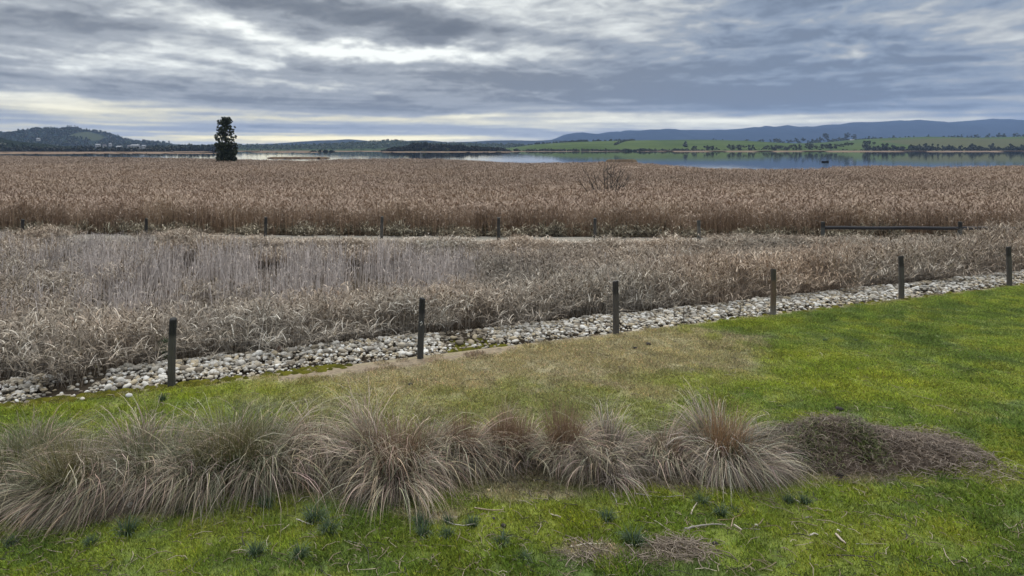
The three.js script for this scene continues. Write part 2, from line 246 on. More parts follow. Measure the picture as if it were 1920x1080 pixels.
// flats of mud and dead reed in and around the lake
function flat(pxa, pxb, pyNear, pyFar, label, cA, cB, h = .18, name = 'mudflat') {
  const D0 = depthAt(pyNear, WATER), D1 = depthAt(pyFar, WATER), mb = new MB(), N = 80, edge = (k) => .12 * (fbm(k * .31, pyNear, 3) - .5);
  for (let k = 0; k <= N; k++) { const u = k / N, px = lerp(pxa, pxb, u), e = Math.min(1, Math.min(u, 1 - u) * 9) ** .5, mid = lerp(D0, D1, .5); for (let j = 0; j <= 5; j++) { const v = [0, .02, .3, .6, .96, 1][j]; const D = lerp(mid, lerp(D0, D1, v) + edge(k + j * 3) * (D1 - D0), e); const n = fbm(k * .5, D * .05, 3); mb.v(xAt(px, D), WATER + (j === 0 || j === 5 ? -.3 : h * e * (.7 + .6 * n)), -D, mix3(cA, cB, n)); if (k && j) { const q = mb.p.length / 3 - 1; mb.quad(q - 7, q - 1, q, q - 6); } } }
  return tag(mb.build(name, earthMat), label, 'mudflat', null, 'structure');
}
const T0 = [.15, .11, .078], T1 = [.25, .19, .14];
flat(1150, 2300, 284.4, 281.9, 'brown reedy bank along the far right shore below the trees', T0, T1, .9, 'shore_bank');
flat(700, 975, 285.4, 283.4, 'pale brown reed margin in front of the dark island', T0, T1, .5);
flat(330, 1180, 284.2, 282.9, 'thin brown mudflat stretching across the middle of the far shore', T0, T1, .3);
flat(-500, 400, 286.6, 283.4, 'wide brown mudflat below the dark headland', T0, T1, .25);
flat(-300, 172, 288.6, 286.9, 'long brown spit in the shallows at the left', T0, T1, .25);
flat(90, 430, 288.2, 287.1, 'narrow brown bar beyond the left-hand pools', T0, T1, .22);
flat(470, 600, 286.2, 285.2, 'small low mud bar right of the lone tree', T0, T1, .22);
flat(500, 620, 297.4, 295.6, 'low flat bed of dead reed right of the lone tree', [.12, .09, .065], T0, .5);
{ // flat-topped islet of dead reed
  const D = 190, mb = new MB(), N = 26; for (let k = 0; k <= N; k++) for (let j = 0; j <= 8; j++) { const u = k / N * 2 - 1, v = j / 8 * 2 - 1, e = smooth(1, .72, Math.abs(u)) * smooth(1, .5, Math.abs(v)); mb.v(xAt(1165, D) + u * 5.2, WATER - .3 + 1.85 * e + .12 * (hash(k, j) - .5) * e, -D + v * 3, mix3([.10, .072, .05], [.17, .125, .085], hash(k + 7, j))); if (k && j) { const q = mb.p.length / 3 - 1; mb.quad(q - 10, q - 1, q, q - 9); } }
  tag(mb.build('reed_islet', earthMat), 'low flat-topped islet of dead brown reed at the edge of the water', 'islet', null, 'structure');
}

// trees
function crown(mb, rng, o) {                              // clumps of leaf faces inside an uneven outline
  const { cx = 0, cy, cz = 0, rx, ry, n, leaf, clumps = 14, dark, light } = o, cs = [];
  for (let k = 0; k < clumps; k++) { const a = rng() * 6.283, y = rng() * 2 - 1, r = Math.sqrt(1 - y * y * .85) * (.35 + .6 * rng()); cs.push([cx + Math.cos(a) * r * rx, cy + y * ry * .85, cz + Math.sin(a) * r * rx, (.26 + .22 * rng()) * Math.min(rx, ry), rng()]); }
  for (let k = 0; k < n; k++) {
    const q = cs[k % clumps], a = rng() * 6.283, y = rng() * 2 - 1, r = q[3] * (.45 + .55 * rng()), s = Math.sqrt(1 - y * y);
    const p = [q[0] + Math.cos(a) * s * r, q[1] + y * r * .85, q[2] + Math.sin(a) * s * r], l = leaf * (.6 + .8 * rng());
    const u = new THREE.Vector3(rng() - .5, rng() - .5, rng() - .5).normalize(), w = new THREE.Vector3(rng() - .5, rng() - .5, rng() - .5).cross(u).normalize();
    const c = mix3(dark, light, clamp(.25 + .4 * q[4] + .5 * (rng() - .5)));
    const f = (e, g) => mb.v(p[0] + (u.x * e + w.x * g) * l, p[1] + (u.y * e + w.y * g) * l, p[2] + (u.z * e + w.z * g) * l, c);
    mb.quad(f(-.9, 0), f(0, -.45), f(1, 0), f(0, .45));
  }
}
const G0 = [.022, .034, .016], G1 = [.062, .085, .034];
function crownProto(seed, rx, ry, n, leaf) { const mb = new MB(); crown(mb, mulberry(seed), { cy: 0, rx, ry, n, leaf, clumps: 9, dark: G0, light: G1 }); return mb.geo(); }
const crownKinds = [crownProto(1, .5, .5, 150, .16), crownProto(2, .42, .55, 150, .16), crownProto(3, .6, .42, 150, .17)];
function woodland(name, label, spots) {                    // a wood that reads as one mass; spots: [x, y(base), z, height, width, tint]
  const g = new THREE.Group(); g.name = numbered(name); scene.add(g); tag(g, label, 'woodland', null, 'stuff');
  const rng = mulberry(spots.length + 77), lists = [[], [], []];
  for (const [x, y, z, h, w, c] of spots) lists[Math.floor(rng() * 3)].push([x, y + h * .42, z, rng() * 6.283, w, h, w, c || [.8 + .4 * rng(), .8 + .4 * rng(), .8 + .4 * rng()]]);
  lists.forEach((l, k) => l.length && scatter('tree_crown', crownKinds[k], leafMat, l, g)); return g;
}
{ const r = mulberry(5), l = []; for (let k = 0; k < 2600; k++) { const px = lerp(-380, 330, r()), v = .62 * r(); if (px > 174 && px < 228 && v > .28 && v < .55 - (px - 176) * .0016) continue; const q = leftHill(px, v); l.push([q[0], q[1] - 4, q[2], 9 + 8 * r(), 11 + 8 * r()]); } for (let px = -100; px < 300; px += .9 + 1.3 * r()) { const q = leftHill(px, .61), gap = px > 128 && px < 150; l.push([q[0], q[1] + (gap ? 2 : -5), q[2], (gap ? 9 : 9) + 7 * r(), 7 + 5 * r()]); } woodland('woodland', 'open gum woodland covering the rounded hill at the left', l); }
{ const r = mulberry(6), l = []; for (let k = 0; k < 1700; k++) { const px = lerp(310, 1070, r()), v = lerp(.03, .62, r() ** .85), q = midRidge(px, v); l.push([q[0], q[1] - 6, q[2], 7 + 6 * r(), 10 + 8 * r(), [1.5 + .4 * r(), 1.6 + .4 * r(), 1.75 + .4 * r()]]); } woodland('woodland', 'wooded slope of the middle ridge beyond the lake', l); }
{ const r = mulberry(7), l = []; const top = [[-300, 262], [-60, 262], [0, 257], [10, 263], [40, 266], [75, 269], [110, 273], [150, 276]]; for (let k = 0; k < 420; k++) { const px = lerp(-300, 150, r()), D = 880 + 190 * r(), ty = table(top, px), h = Math.max(2, ((CY - ty) / F * D + EYE) * lerp(.4, 1, (D - 880) / 190)); l.push([xAt(px, D), Math.max(-.5, h - 7), -D, 6 + 3 * r(), 7 + 5 * r(), [.62, .66, .62]]); } woodland('woodland', 'dark dense bush on the left-hand headland', l);
  const s = []; for (let k = 0; k < 340; k++) { const px = lerp(-300, 330, r()), D = 850 + 40 * r(); s.push([xAt(px, D), -.6, -D, 4.6 + 2.2 * r() + 1.2 * smooth(300, 200, px), 6 + 4 * r(), [.5, .52, .48]]); } woodland('scrub', 'long low strip of dark scrub along the left-hand far shore', s); }
{ const r = mulberry(8), l = []; const top = [[270, 279], [280, 272], [295, 271], [312, 272], [330, 270], [345, 269.5], [356, 267], [366, 271], [380, 270], [400, 271], [420, 273], [440, 279]]; for (let k = 0; k < 170; k++) { const px = lerp(272, 436, r()), D = 960 + 80 * r(), h = (CY - table(top, px)) / F * D + EYE; l.push([xAt(px, D), -.5, -D, h * (.75 + .3 * r()), 7 + 5 * r(), [.6, .62, .66]]); } woodland('woodland', 'dark clump of trees on the far shore behind the lone tree', l); }
{ const r = mulberry(9), l = []; for (let k = 0; k < 420; k++) { const px = lerp(150, 440, r()), D = 1500 + 600 * r(); l.push([xAt(px, D), 0 + (D - 1500) * .012, -D, 6 + 6 * r(), 8 + 6 * r()]); } woodland('woodland', 'scattered trees of the distant township below the rounded hill', l); }
{ // dark island
  const r = mulberry(10), isl = base('wooded_island', 0, 0, 0); tag(isl, 'low dark island of scrub and small trees in the middle of the lake', 'island');
  const top = [[715, 282], [722, 280.5], [735, 277], [755, 275], [768, 272], [775, 268.5], [782, 267], [790, 268.5], [796, 266.5], [806, 269], [825, 270], [845, 269.5], [852, 273], [865, 270], [872, 273], [885, 274.5], [893, 272.5], [900, 276], [920, 276.5], [935, 277], [948, 279.5], [958, 282]], D0 = 900;
  const mb = new MB(); for (let k = 0; k <= 60; k++) for (let j = 0; j <= 8; j++) { const px = lerp(713, 960, k / 60), v = j / 8, h = ((CY - table(top, px)) / F * D0 + EYE - WATER) * .5; mb.v(xAt(px, D0), WATER - .4 + Math.sin(v * Math.PI) * Math.max(.4, h), -D0 - (v - .4) * 60, mix3([.02, .024, .016], [.035, .04, .025], hash(k, j))); if (k && j) { const q = mb.p.length / 3 - 1; mb.quad(q - 10, q - 1, q, q - 9); } } mb.build('ground', earthMat, isl);
  const lists = [[], [], []]; for (let k = 0; k < 520; k++) { const px = lerp(716, 956, r()), dz = -20 + 50 * r(), D = D0 + dz, h = (CY - table(top, px)) / F * D + EYE - WATER, hh = Math.min(h, 3 + 4 * r()), y = WATER + (h - hh * .8) * r() ** .35 * (dz > -12 ? 1 : .4); lists[k % 3].push([xAt(px, D), y + hh * .45, -D, r() * 6.28, 4 + 3 * r(), hh, 4 + 3 * r(), [.32, .34, .36]]); }
  lists.forEach((l, k) => { scatter('scrub', crownKinds[k], leafMat, l, isl).userData.kind = 'stuff'; });
  const tb = new MB(); tb.tube([[xAt(843, D0), 3, -D0], [xAt(843, D0), 14.5, -D0]], .25, .12, [.05, .04, .035], [.05, .04, .035]); for (let k = 0; k < 9; k++) { const a = r() * 6.28, y = 9.5 + 5 * r(); tb.tube([[xAt(843, D0), y - 1, -D0], [xAt(843, D0) + Math.cos(a) * 1.3, y, -D0 + Math.sin(a) * 1.3]], .1, .05, [.05, .04, .035], [.05, .04, .035]); } tb.build('dead_tree', dryMat, isl);
  const s2 = []; for (let k = 0; k < 30; k++) { const px = lerp(580, 626, r()), D = 880, e = 1 - Math.abs(px - 603) / 23; s2.push([xAt(px, D), -.7, -D, 1.2 + 2.6 * Math.sqrt(Math.max(0, e)), 4, [.5, .5, .5]]); } woodland('scrub', 'small dark mound of scrub left of the island', s2);
}
{ // hedges and shore scrub on the right
  const r = mulberry(11); const line = (name, label, pts, h0, h1, n, D) => { const l = []; for (let k = 0; k < n; k++) { const f = r() * (pts.length - 1), i = Math.floor(f), px = lerp(pts[i][0], pts[i + 1][0], f - i), v = lerp(pts[i][1], pts[i + 1][1], f - i), q = pasture(px, v); const h = lerp(h0, h1, r()); l.push([q[0], q[1] - .5, q[2], h, h * (1.1 + .6 * r()), [.6, .62, .62]]); } woodland(name, label, l); };
  line('hedgerow', 'dark tree line along the crest of the green pasture', [[990, .60], [1060, .60], [1100, .60], [1180, .62]], 3.5, 7, 110);
  line('hedgerow', 'dark hedge running diagonally down the green pasture', [[1108, .20], [1140, .35], [1190, .6]], 3, 6, 46);
  line('hedgerow', 'short dark hedge on the pasture with one taller tree', [[1205, .10], [1222, .2], [1234, .26]], 3.5, 6, 22);
  const l = []; for (let k = 0; k < 260; k++) { const px = lerp(965, 1320, r()), D = 1010 + 50 * r(); l.push([xAt(px, D), -.4, -D, 2 + 3 * r(), 4 + 4 * r(), [.75, .68, .72]]); } woodland('scrub', 'low purplish scrub along the shore below the pasture', l);
  const m = []; for (let k = 0; k < 330; k++) { const px = lerp(1310, 2150, r()), D = 1900 + 500 * r(); m.push([xAt(px, D), 12 + 14 * r() + .03 * Math.max(0, px - 1400), -D, 7 + 7 * r(), 9 + 9 * r(), [.85, .9, .85]]); } woodland('woodland', 'scattered hazy trees on the farmland behind the pasture', m);
  const w = []; for (let k = 0; k < 170; k++) { const px = lerp(1320, 1660, r()), D = 1075 + 20 * r(), gap = Math.abs(px - 1483) < 4 || Math.abs(px - 1508) < 3; if (gap || (px > 1580 && r() < .6)) continue; w.push([xAt(px, D), -.6, -D, 1.6 + 2.6 * r(), 5 + 5 * r(), [.55, .58, .55]]); } woodland('scrub', 'low dark scrub between the trees of the far right shore', w);
  const u = []; for (let k = 0; k < 160; k++) { const px = lerp(1640, 2150, r()), D = 1010 + 60 * r(); u.push([xAt(px, D), -.4, -D, 5 + 8 * r(), 7 + 6 * r(), [.6, .62, .6]]); } woodland('woodland', 'dark trees lining the shore past the boat', u);
}
function shoreTree(px, py, w, h, D, label, seed, group) {   // size in photo pixels
  const k = D / F, H = h * k, R = w * k / 2, y0 = EYE - (py - CY) * k, t = base('shore_tree', xAt(px, D), y0, -D), r = mulberry(seed);
  tag(t, label, 'tree', group); const tr = new MB(); tr.tube([[0, -1, 0], [.1, H * .3, 0], [0, H * .6, .1]], .05 * H, .02 * H, [.05, .042, .035], [.05, .042, .035], 6);
  for (let i = 0; i < 4; i++) { const a = r() * 6.28; tr.tube([[.05, H * .3, 0], [Math.cos(a) * R * .6, H * .6, Math.sin(a) * R * .6]], .02 * H, .01 * H, [.05, .042, .035], [.05, .042, .035], 5); } tr.build('trunk', dryMat, t);
  const mb = new MB(); crown(mb, r, { cy: H * .47, rx: R * 1.25, ry: H * .55, n: 900, leaf: .085 * Math.max(H, R * 1.4), clumps: 20, dark: [.018, .026, .014], light: [.05, .066, .03] }); mb.build('crown', leafMat, t);
}
[[1302, 280.5, 12, 6.5, 'small round tree at the left end of the shore trees'], [1330, 280.5, 24, 7.5, 'wide low dark tree on the shore, left of the paired round trees'], [1370, 280.5, 14, 10, 'left tree of the paired round shore trees'], [1388, 280.5, 15, 9, 'right tree of the paired round shore trees'], [1408, 280.5, 15, 8.5, 'squat shore tree next right of the paired round trees'], [1437, 280.5, 12, 8, 'narrow dark shore tree beside the larger domed tree'], [1456, 280.5, 18, 10, 'large domed dark shore tree'], [1474, 280.5, 15, 9, 'domed shore tree with grass showing on both sides'], [1494, 280.5, 18, 9.5, 'pale airy shore tree with thin trunks'], [1518, 279.5, 13, 11.5, 'tall upright rounded shore tree with a clear trunk'], [1530, 278.5, 6, 5.5, 'smallest shore tree, beside the tall upright one'], [1545, 278, 16, 9, 'dense dark shore tree above and left of the boat'], [1562, 278, 20, 8.5, 'long dense dark shore tree directly above the boat'], [1579, 274.5, 11, 5, 'small field tree uphill right of the boat'], [1591, 272, 13, 6.5, 'dark field tree below the white house'], [1630, 281.5, 25, 18, 'big dark leafy tree at the right-hand shore']]
  .forEach((q, k) => shoreTree(q[0], q[1], q[2], q[3], 1060, q[4], 100 + k, 'trees along the far right shore'));
[[1550, 259, 10, 9, 'tall hazy gum tree on the farmland below the blue range'], [1588, 258, 9, 9, 'hazy gum tree left of the flat-topped hazy gum'], [1603, 258, 11, 6, 'flat-topped hazy gum tree on the rise at the right']].forEach((q, k) => shoreTree(q[0], q[1], q[2], q[3], 2100, q[4], 140 + k, 'hazy gums on the farmland'));
// houses of the far township
const white = new THREE.MeshStandardMaterial({ color: new THREE.Color().setRGB(.40, .40, .39), roughness: .8 }), roofPale = new THREE.MeshStandardMaterial({ color: new THREE.Color().setRGB(.30, .31, .33), roughness: .7 }), roofDark = new THREE.MeshStandardMaterial({ color: new THREE.Color().setRGB(.12, .10, .10), roughness: .7 }), glassDark = new THREE.MeshStandardMaterial({ color: new THREE.Color().setRGB(.02, .025, .03), roughness: .1 });
function house(px, py, wpx, hpx, D, label, roofM) {
  const k = D / F, w = wpx * k, h = hpx * k, y = EYE - (py - CY) * k, g = base('house', xAt(px, D), y, -D, .15 * Math.sin(px)); tag(g, label, 'house', 'white houses of the far township');
  const bg = new THREE.BoxGeometry(w, h * .6 + 3, w * .6); bg.translate(0, h * .3 - 1.5, 0); put('wall', bg, white, g);
  const sh = new THREE.Shape([[-w * .36, 0], [w * .36, 0], [0, h * .42]].map(q => new THREE.Vector2(...q))); const rg = new THREE.ExtrudeGeometry(sh, { depth: w * 1.06, bevelEnabled: false }); rg.rotateY(Math.PI / 2); rg.translate(-w * .53, h * .602, 0); put('roof', rg, roofM, g);
  for (const s of [-.25, .25]) { const wg = new THREE.BoxGeometry(w * .16, h * .25, .3); wg.translate(w * s, h * .3, w * .3); put('window', wg, glassDark, g); }
}
[[184, 274, 8, 4, 'white house at the left end of the far township'], [196, 275, 6, 4, 'small white house second from the left in the far township'], [207, 272, 5, 3.5, 'small pale house set higher on the slope of the far township'], [224, 277, 10, 3.5, 'low white house nearest the shore of the far township'], [243, 275.5, 7, 3.5, 'pale house left of the long bright-roofed shed'], [254, 275, 14, 4, 'long white shed with bright roof in the far township'], [270, 276, 7, 4, 'white house at the right end of the far township'], [262, 280, 8, 2.5, 'low pale shed by the shore under the far township'], [72, 262, 6, 3, 'lone pale house on the lower slope of the rounded hill']].forEach((q, k) => house(q[0], q[1], q[2], q[3], 1480, q[4], k % 3 === 1 ? roofDark : roofPale));
house(1597, 266, 9, 4.5, 1700, 'white farmhouse among trees on the green slope at the right', roofPale);

// the lone tree among the reeds
{
  const D = 140, k = D / F, t = base('lone_tree', xAt(423, D), -.5, -D), r = mulberry(21); tag(t, 'tall leafy tree standing alone among the far reeds', 'tree');
  const Y = py => EYE - (py - CY) * k + .5, tr = new MB(), bark = [.07, .06, .05]; tr.tube([[0, -.3, 0], [.1, 2, 0], [-.1, 5, .1], [.1, 8, 0], [0, 10.4, 0]], .24, .04, bark, bark, 8);
  for (let i = 0; i < 26; i++) { const a = r() * 6.28, y = 1 + 8.6 * r(), l = 1 + .9 * r(); tr.tube([[0, y, 0], [Math.cos(a) * l * .5, y + .7, Math.sin(a) * l * .5], [Math.cos(a) * l, y + 1.2, Math.sin(a) * l]], .07, .02, bark, bark, 5); } tr.build('trunk', dryMat, t);
  const mb = new MB(), lo = [.016, .026, .014], hi = [.055, .075, .035];
  const prof = [[220, 3], [223, 7.5], [227, 13], [232, 16], [240, 17.5], [248, 20], [256, 22], [262, 21], [266, 18]];
  for (let i = 0; i < 130; i++) { const py = lerp(221, 265, r()), R = table(prof, py) * k, a = r() * 6.28, rr = R * Math.sqrt(r()) * .88; crown(mb, r, { cx: Math.cos(a) * rr, cz: Math.sin(a) * rr, cy: Y(py), rx: .56, ry: .48, n: 84, leaf: .15, clumps: 4, dark: lo, light: hi }); }
  for (let i = 0; i < 170; i++) { const py = lerp(268.5, 302, r()), R = lerp(18.5, 20.5, smooth(269, 280, py)) * lerp(1, .86, smooth(292, 302, py)) * k, a = r() * 6.28, rr = R * Math.sqrt(r()) * .98; crown(mb, r, { cx: Math.cos(a) * rr, cz: Math.sin(a) * rr, cy: Y(py), rx: .62, ry: .55, n: 70, leaf: .18, clumps: 4, dark: lo, light: hi }); }
  mb.build('crown', leafMat, t);
  const b = new MB(), s = base('shrub', xAt(60, 137), -.4, -137), r2 = mulberry(22); crown(b, r2, { cy: 1.3, rx: 1.2, ry: .9, n: 260, leaf: .16, dark: [.04, .05, .015], light: [.10, .11, .03] }); b.build('crown', leafMat, s); const st = new MB(); st.tube([[0, -.1, 0], [.1, 1.2, 0]], .05, .03, bark, bark); st.build('stem', dryMat, s); tag(s, 'small olive green bush poking out of the reeds at the left', 'shrub');
}
{ // bare shrub standing above the reeds
  const D = 45, g = base('bare_shrub', xAt(1137, D), -.4, -D), r = mulberry(31), mb = new MB(), c = [.03, .027, .025]; tag(g, 'leafless grey shrub spreading above the brown reeds', 'shrub');
  const tips = [[-1.55, 3.2], [-1.2, 2.3], [-.9, 3.0], [-.35, 3.2], [0, 3.6], [.25, 3.7], [.75, 3.9], [.55, 3.2], [1.1, 3.0], [1.5, 2.85], [.8, 2.2], [-1.9, 2.4], [1.2, 3.5]];
  for (const [tx, ty] of tips) { const z = (r() - .5) * 1.6, p = []; for (let k = 0; k <= 6; k++) { const u = k / 6; p.push([tx * Math.pow(u, .85) + (r() - .5) * .1 * u, ty * Math.pow(u, 1.12) + .06 * (r() - .5), z * u]); } mb.tube(p, .036, .010, c, c, 5);
    for (let q = 0; q < 12; q++) { const i = 2 + Math.floor(r() * 4), b = p[i], l = .3 + .5 * r(), sx = Math.sign(tx || .2) * (r() < .3 ? -1 : 1); mb.tube([b, [b[0] + sx * l * .4, b[1] + l * .4, b[2] + (r() - .5) * .3], [b[0] + sx * l * .65, b[1] + l * .9, b[2] + (r() - .5) * .5]], .017, .007, c, c, 4); } }
  mb.build('branches', dryMat, g);
}

// ---------------------------------------------------------------- reeds
function reedClump(seed, o) {
  const r = mulberry(seed), mb = new MB();
  for (let k = 0; k < o.n; k++) {
    const a0 = r() * 6.283, rad = o.rad * Math.sqrt(r()), bx = Math.cos(a0) * rad, bz = Math.sin(a0) * rad, h = lerp(o.h[0], o.h[1], r());
    const la = o.toward ? (r() + r() - 1) * 1.25 : r() * 6.283, lean = o.toward ? o.lean * (.25 + .75 * r()) : o.lean * (r() ** 1.5), lx = Math.cos(la) * lean, lz = Math.sin(la) * lean, tone = .65 + .7 * r();
    const warm = r(), sc = mix3(o.s0, o.s1, warm).map(v => v * tone), P = [];
    for (let i = 0; i <= 4; i++) { const u = i / 4, bend = u * u; P.push([bx + lx * (u * .5 + bend * .9) * h, h * u * (1 - .35 * lean * lean * bend), bz + lz * (u * .5 + bend * .9) * h]); }
    const sa = r() * 3.14; mb.ribbon(P, o.sw * (.7 + .6 * r()), [Math.cos(sa), 0, Math.sin(sa)], sc, sc, .5);
    const at = u => { const f = u * 4, i = Math.min(3, Math.floor(f)), q = f - i; return [0, 1, 2].map(c => lerp(P[i][c], P[i + 1][c], q)); };
    const nl = Math.floor(o.leaves * (.5 + r()));
    for (let l = 0; l < nl; l++) {
      const u = lerp(o.lo, 1, Math.pow(r(), .7)), b = at(u), a = r() * 6.283, L = lerp(o.L[0], o.L[1], r()), lw = o.lw * (.6 + .8 * r()), pts = [b], lt = .42 + .6 * r() * r() + (r() < o.pale * .62 ? 1.0 : 0);
      let th = .25 + .7 * r(), p = b.slice(); const curl = o.curl * (.5 + r());
      for (let i = 0; i < 4; i++) { th += curl * (i + 1) / 4; p = [p[0] + Math.sin(th) * Math.cos(a) * L / 4, p[1] + Math.cos(th) * L / 4, p[2] + Math.sin(th) * Math.sin(a) * L / 4]; pts.push(p); }
      const wh = lt > 1.35, c0 = wh ? mix3([.52, .43, .33], [.80, .72, .60], r()) : mix3(o.l0, o.l1, r()).map(v => v * lt); mb.ribbon(pts, wh ? lw * 1.25 : lw, [-Math.sin(a) * .8, .4 * (r() - .5), Math.cos(a) * .8], c0, c0.map(v => v * 1.08));
    }
    if (r() < o.plume) { const b = P[4], a = r() * 6.283, L = .16 + .14 * r(), c = mix3(o.p0, o.p1, r()); for (let q = 0; q < 3; q++) { const aa = a + (q - 1) * .5, pp = []; for (let i = 0; i <= 3; i++) { const u = i / 3; pp.push([b[0] + Math.cos(aa) * L * .55 * u * u, b[1] + L * u * (1 - .35 * u), b[2] + Math.sin(aa) * L * .55 * u * u]); } mb.ribbon(pp, .010 + .009 * r(), [-Math.sin(aa), 0, Math.cos(aa)], c, c.map(v => v * .85)); } }
  }
  return mb.geo();
}
const straw0 = [.21, .152, .10], straw1 = [.54, .43, .31], grey0 = [.25, .215, .175], grey1 = [.58, .51, .425];
const kinds = {
  leafy: { n: 15, rad: .30, h: [1.0, 1.45], lean: .35, sw: .005, s0: straw0, s1: grey1, leaves: 8, lo: .48, L: [.18, .42], lw: .011, curl: .75, pale: .26, l0: straw0, l1: straw1, plume: .06, p0: [.3, .22, .16], p1: [.4, .3, .22] },
  bare: { n: 8, rad: .30, h: [1.0, 1.5], lean: .26, sw: .0098, s0: [.36, .325, .29], s1: [.82, .76, .69], leaves: 2.6, lo: .55, L: [.12, .3], lw: .009, curl: .7, pale: .15, l0: straw0, l1: grey1, plume: 0, p0: grey0, p1: grey1 },
  fallen: { n: 15, rad: .32, h: [.85, 1.45], lean: .85, sw: .005, s0: grey0, s1: grey1, leaves: 4, lo: .45, L: [.2, .45], lw: .008, curl: .7, pale: .2, l0: grey0, l1: straw1, plume: 0, p0: grey0, p1: grey1 },
  spill: { n: 13, rad: .34, h: [.55, 1.25], lean: .95, toward: 1, sw: .0055, s0: [.16, .135, .115], s1: grey1, leaves: 5, lo: .2, L: [.2, .5], lw: .008, curl: .6, pale: .2, l0: grey0, l1: straw1, plume: 0, p0: grey0, p1: grey1 },
  short: { n: 20, rad: .32, h: [.5, .85], lean: .6, sw: .005, s0: grey0, s1: straw1, leaves: 6, lo: .2, L: [.2, .45], lw: .010, curl: .7, pale: .2, l0: straw0, l1: straw1, plume: .05, p0: grey0, p1: grey1 },
  far: { n: 74, rad: .62, h: [1.35, 1.85], lean: .22, sw: .0055, s0: [.25, .18, .115], s1: [.42, .325, .22], leaves: 6, lo: .35, L: [.2, .45], lw: .0065, curl: .8, pale: .2, l0: [.25, .18, .115], l1: [.50, .395, .28], plume: .5, p0: [.25, .19, .135], p1: [.46, .37, .28] },
  fringe: { n: 22, rad: .45, h: [.5, 1.0], lean: .6, sw: .006, s0: [.07, .06, .04], s1: [.19, .15, .105], leaves: 7, lo: .1, L: [.25, .5], lw: .013, curl: .7, pale: .42, l0: [.075, .07, .04], l1: [.36, .29, .20], plume: 0, p0: grey0, p1: grey1 },
};
function reedStand(name, label, lists) {
  const g = new THREE.Group(); g.name = numbered(name); scene.add(g); tag(g, label, 'reed bed', null, 'stuff');
  let seed = 500; for (const k in lists) { const vs = [[], [], [], []]; lists[k].forEach((q, i) => vs[i % 4].push(q)); vs.forEach((l, v) => l.length && scatter('reed_clump', reedClump(seed + v * 13, kinds[k]), dryMat, l, g)); seed += 100; }
}
{ // near stand between stones and path
  const r = mulberry(41), L = { leafy: [], bare: [], fallen: [], short: [], spill: [] }, step = .34;
  for (let D = 10; D < 29; D += step) for (let x = -.95 * D; x < 1.15 * D; x += step) {
    const X = x + (r() - .5) * step * 1.4, Z = D + (r() - .5) * step * 1.4, px = pxOf(X, Z), [s, t] = toST(X, Z); const edge = 1.62 + .28 * (fbm(s * 1.3, 3, 4) - .5) * 2.6 - .8 * smooth(1.0, .1, Math.abs(s + 1.7));
    if (t < edge || px < -140 || px > 2040 || Z > pathD(X) - 1.15) continue;
    const y = groundH(X, Z), n = fbm(X * .35 + 2, Z * .35, 3), n2 = fbm(X * 1.1, Z * 1.1 + 30, 3), back = pathD(X) - Z;
    let k, hs = 1, dens = 1, dark = 1; const mid = smooth(-300, 260, px) * smooth(1150, 780, px) * smooth(26 + 2 * n, 23.5 + 2 * n, Z + smooth(500, 1000, px) * 2.5);
    if (t < edge + .55) { const p = r(); k = p < .6 ? 'spill' : p < .85 ? 'fallen' : 'leafy'; hs = lerp(.55, 1.05, n2 + .25 * (r() - .5)) * (t < edge + .2 ? .75 : 1); dens = .9; }
    else if (t < 3.9 + n * 1.2) { const p = r(); k = t < edge + 1.1 && p < .35 ? 'spill' : p < .5 ? 'fallen' : 'leafy'; hs = lerp(.80, .95, smooth(1000, 1250, px)); }
    else if (back < 4.2) { k = px < 480 ? (n2 > .5 ? 'leafy' : 'bare') : (px < 1330 ? 'short' : 'leafy'); const rise = lerp(.52 + .20 * smooth(480, 300, px) + .22 * smooth(1240, 1330, px) + .7 * (n2 - .5), 1, smooth(1.3, 4.2, back)); hs = (px < 330 ? .62 : px < 560 ? lerp(.62, .42, (px - 330) / 230) * (k === 'short' ? 1.5 : 1) : px < 1280 ? lerp(.62, .95, n2) : .56) * rise; }
    else if (r() < mid * 1.35 - .18 + (n - .5) * 2.2 + (n2 - .5) * .6) { k = 'bare'; hs = lerp(.72, .98, n2) * lerp(1, .8, smooth(700, 1000, px)); dens = smooth(.36, .58, fbm(X * .9 + 60, Z * .55, 3) + .03) * .95 + .05; }
    else { k = r() < .75 ? 'leafy' : 'bare'; hs = lerp(.84, .70, smooth(560, 1000, px)) * (.72 + .5 * n2); dens = lerp(.75, 1, n2); dark = 1 - .38 * smooth(500, 640, px) * smooth(1180, 960, px) * smooth(.62, .40, n); }
    if (r() > dens) continue;
    const b = (.72 + .5 * n2) * (.85 + .3 * r()), w = n - .5, red = k === 'bare' ? [.98, .97, 1.02] : [1.0 + w * .25, .98, .97 - w * .2];
    const tint = red.map(v => v * b * dark), sz = .9 + .3 * r();
    L[k].push([X, y - .03, -Z, k === 'spill' ? Math.atan2(-ex, ez) + (r() - .5) * .9 : r() * 6.283, sz, hs * (.88 + .24 * r()), sz, tint]);
  }
  reedStand('reed_bed', 'tangled dead reeds between the stones and the gravel path', L);
}
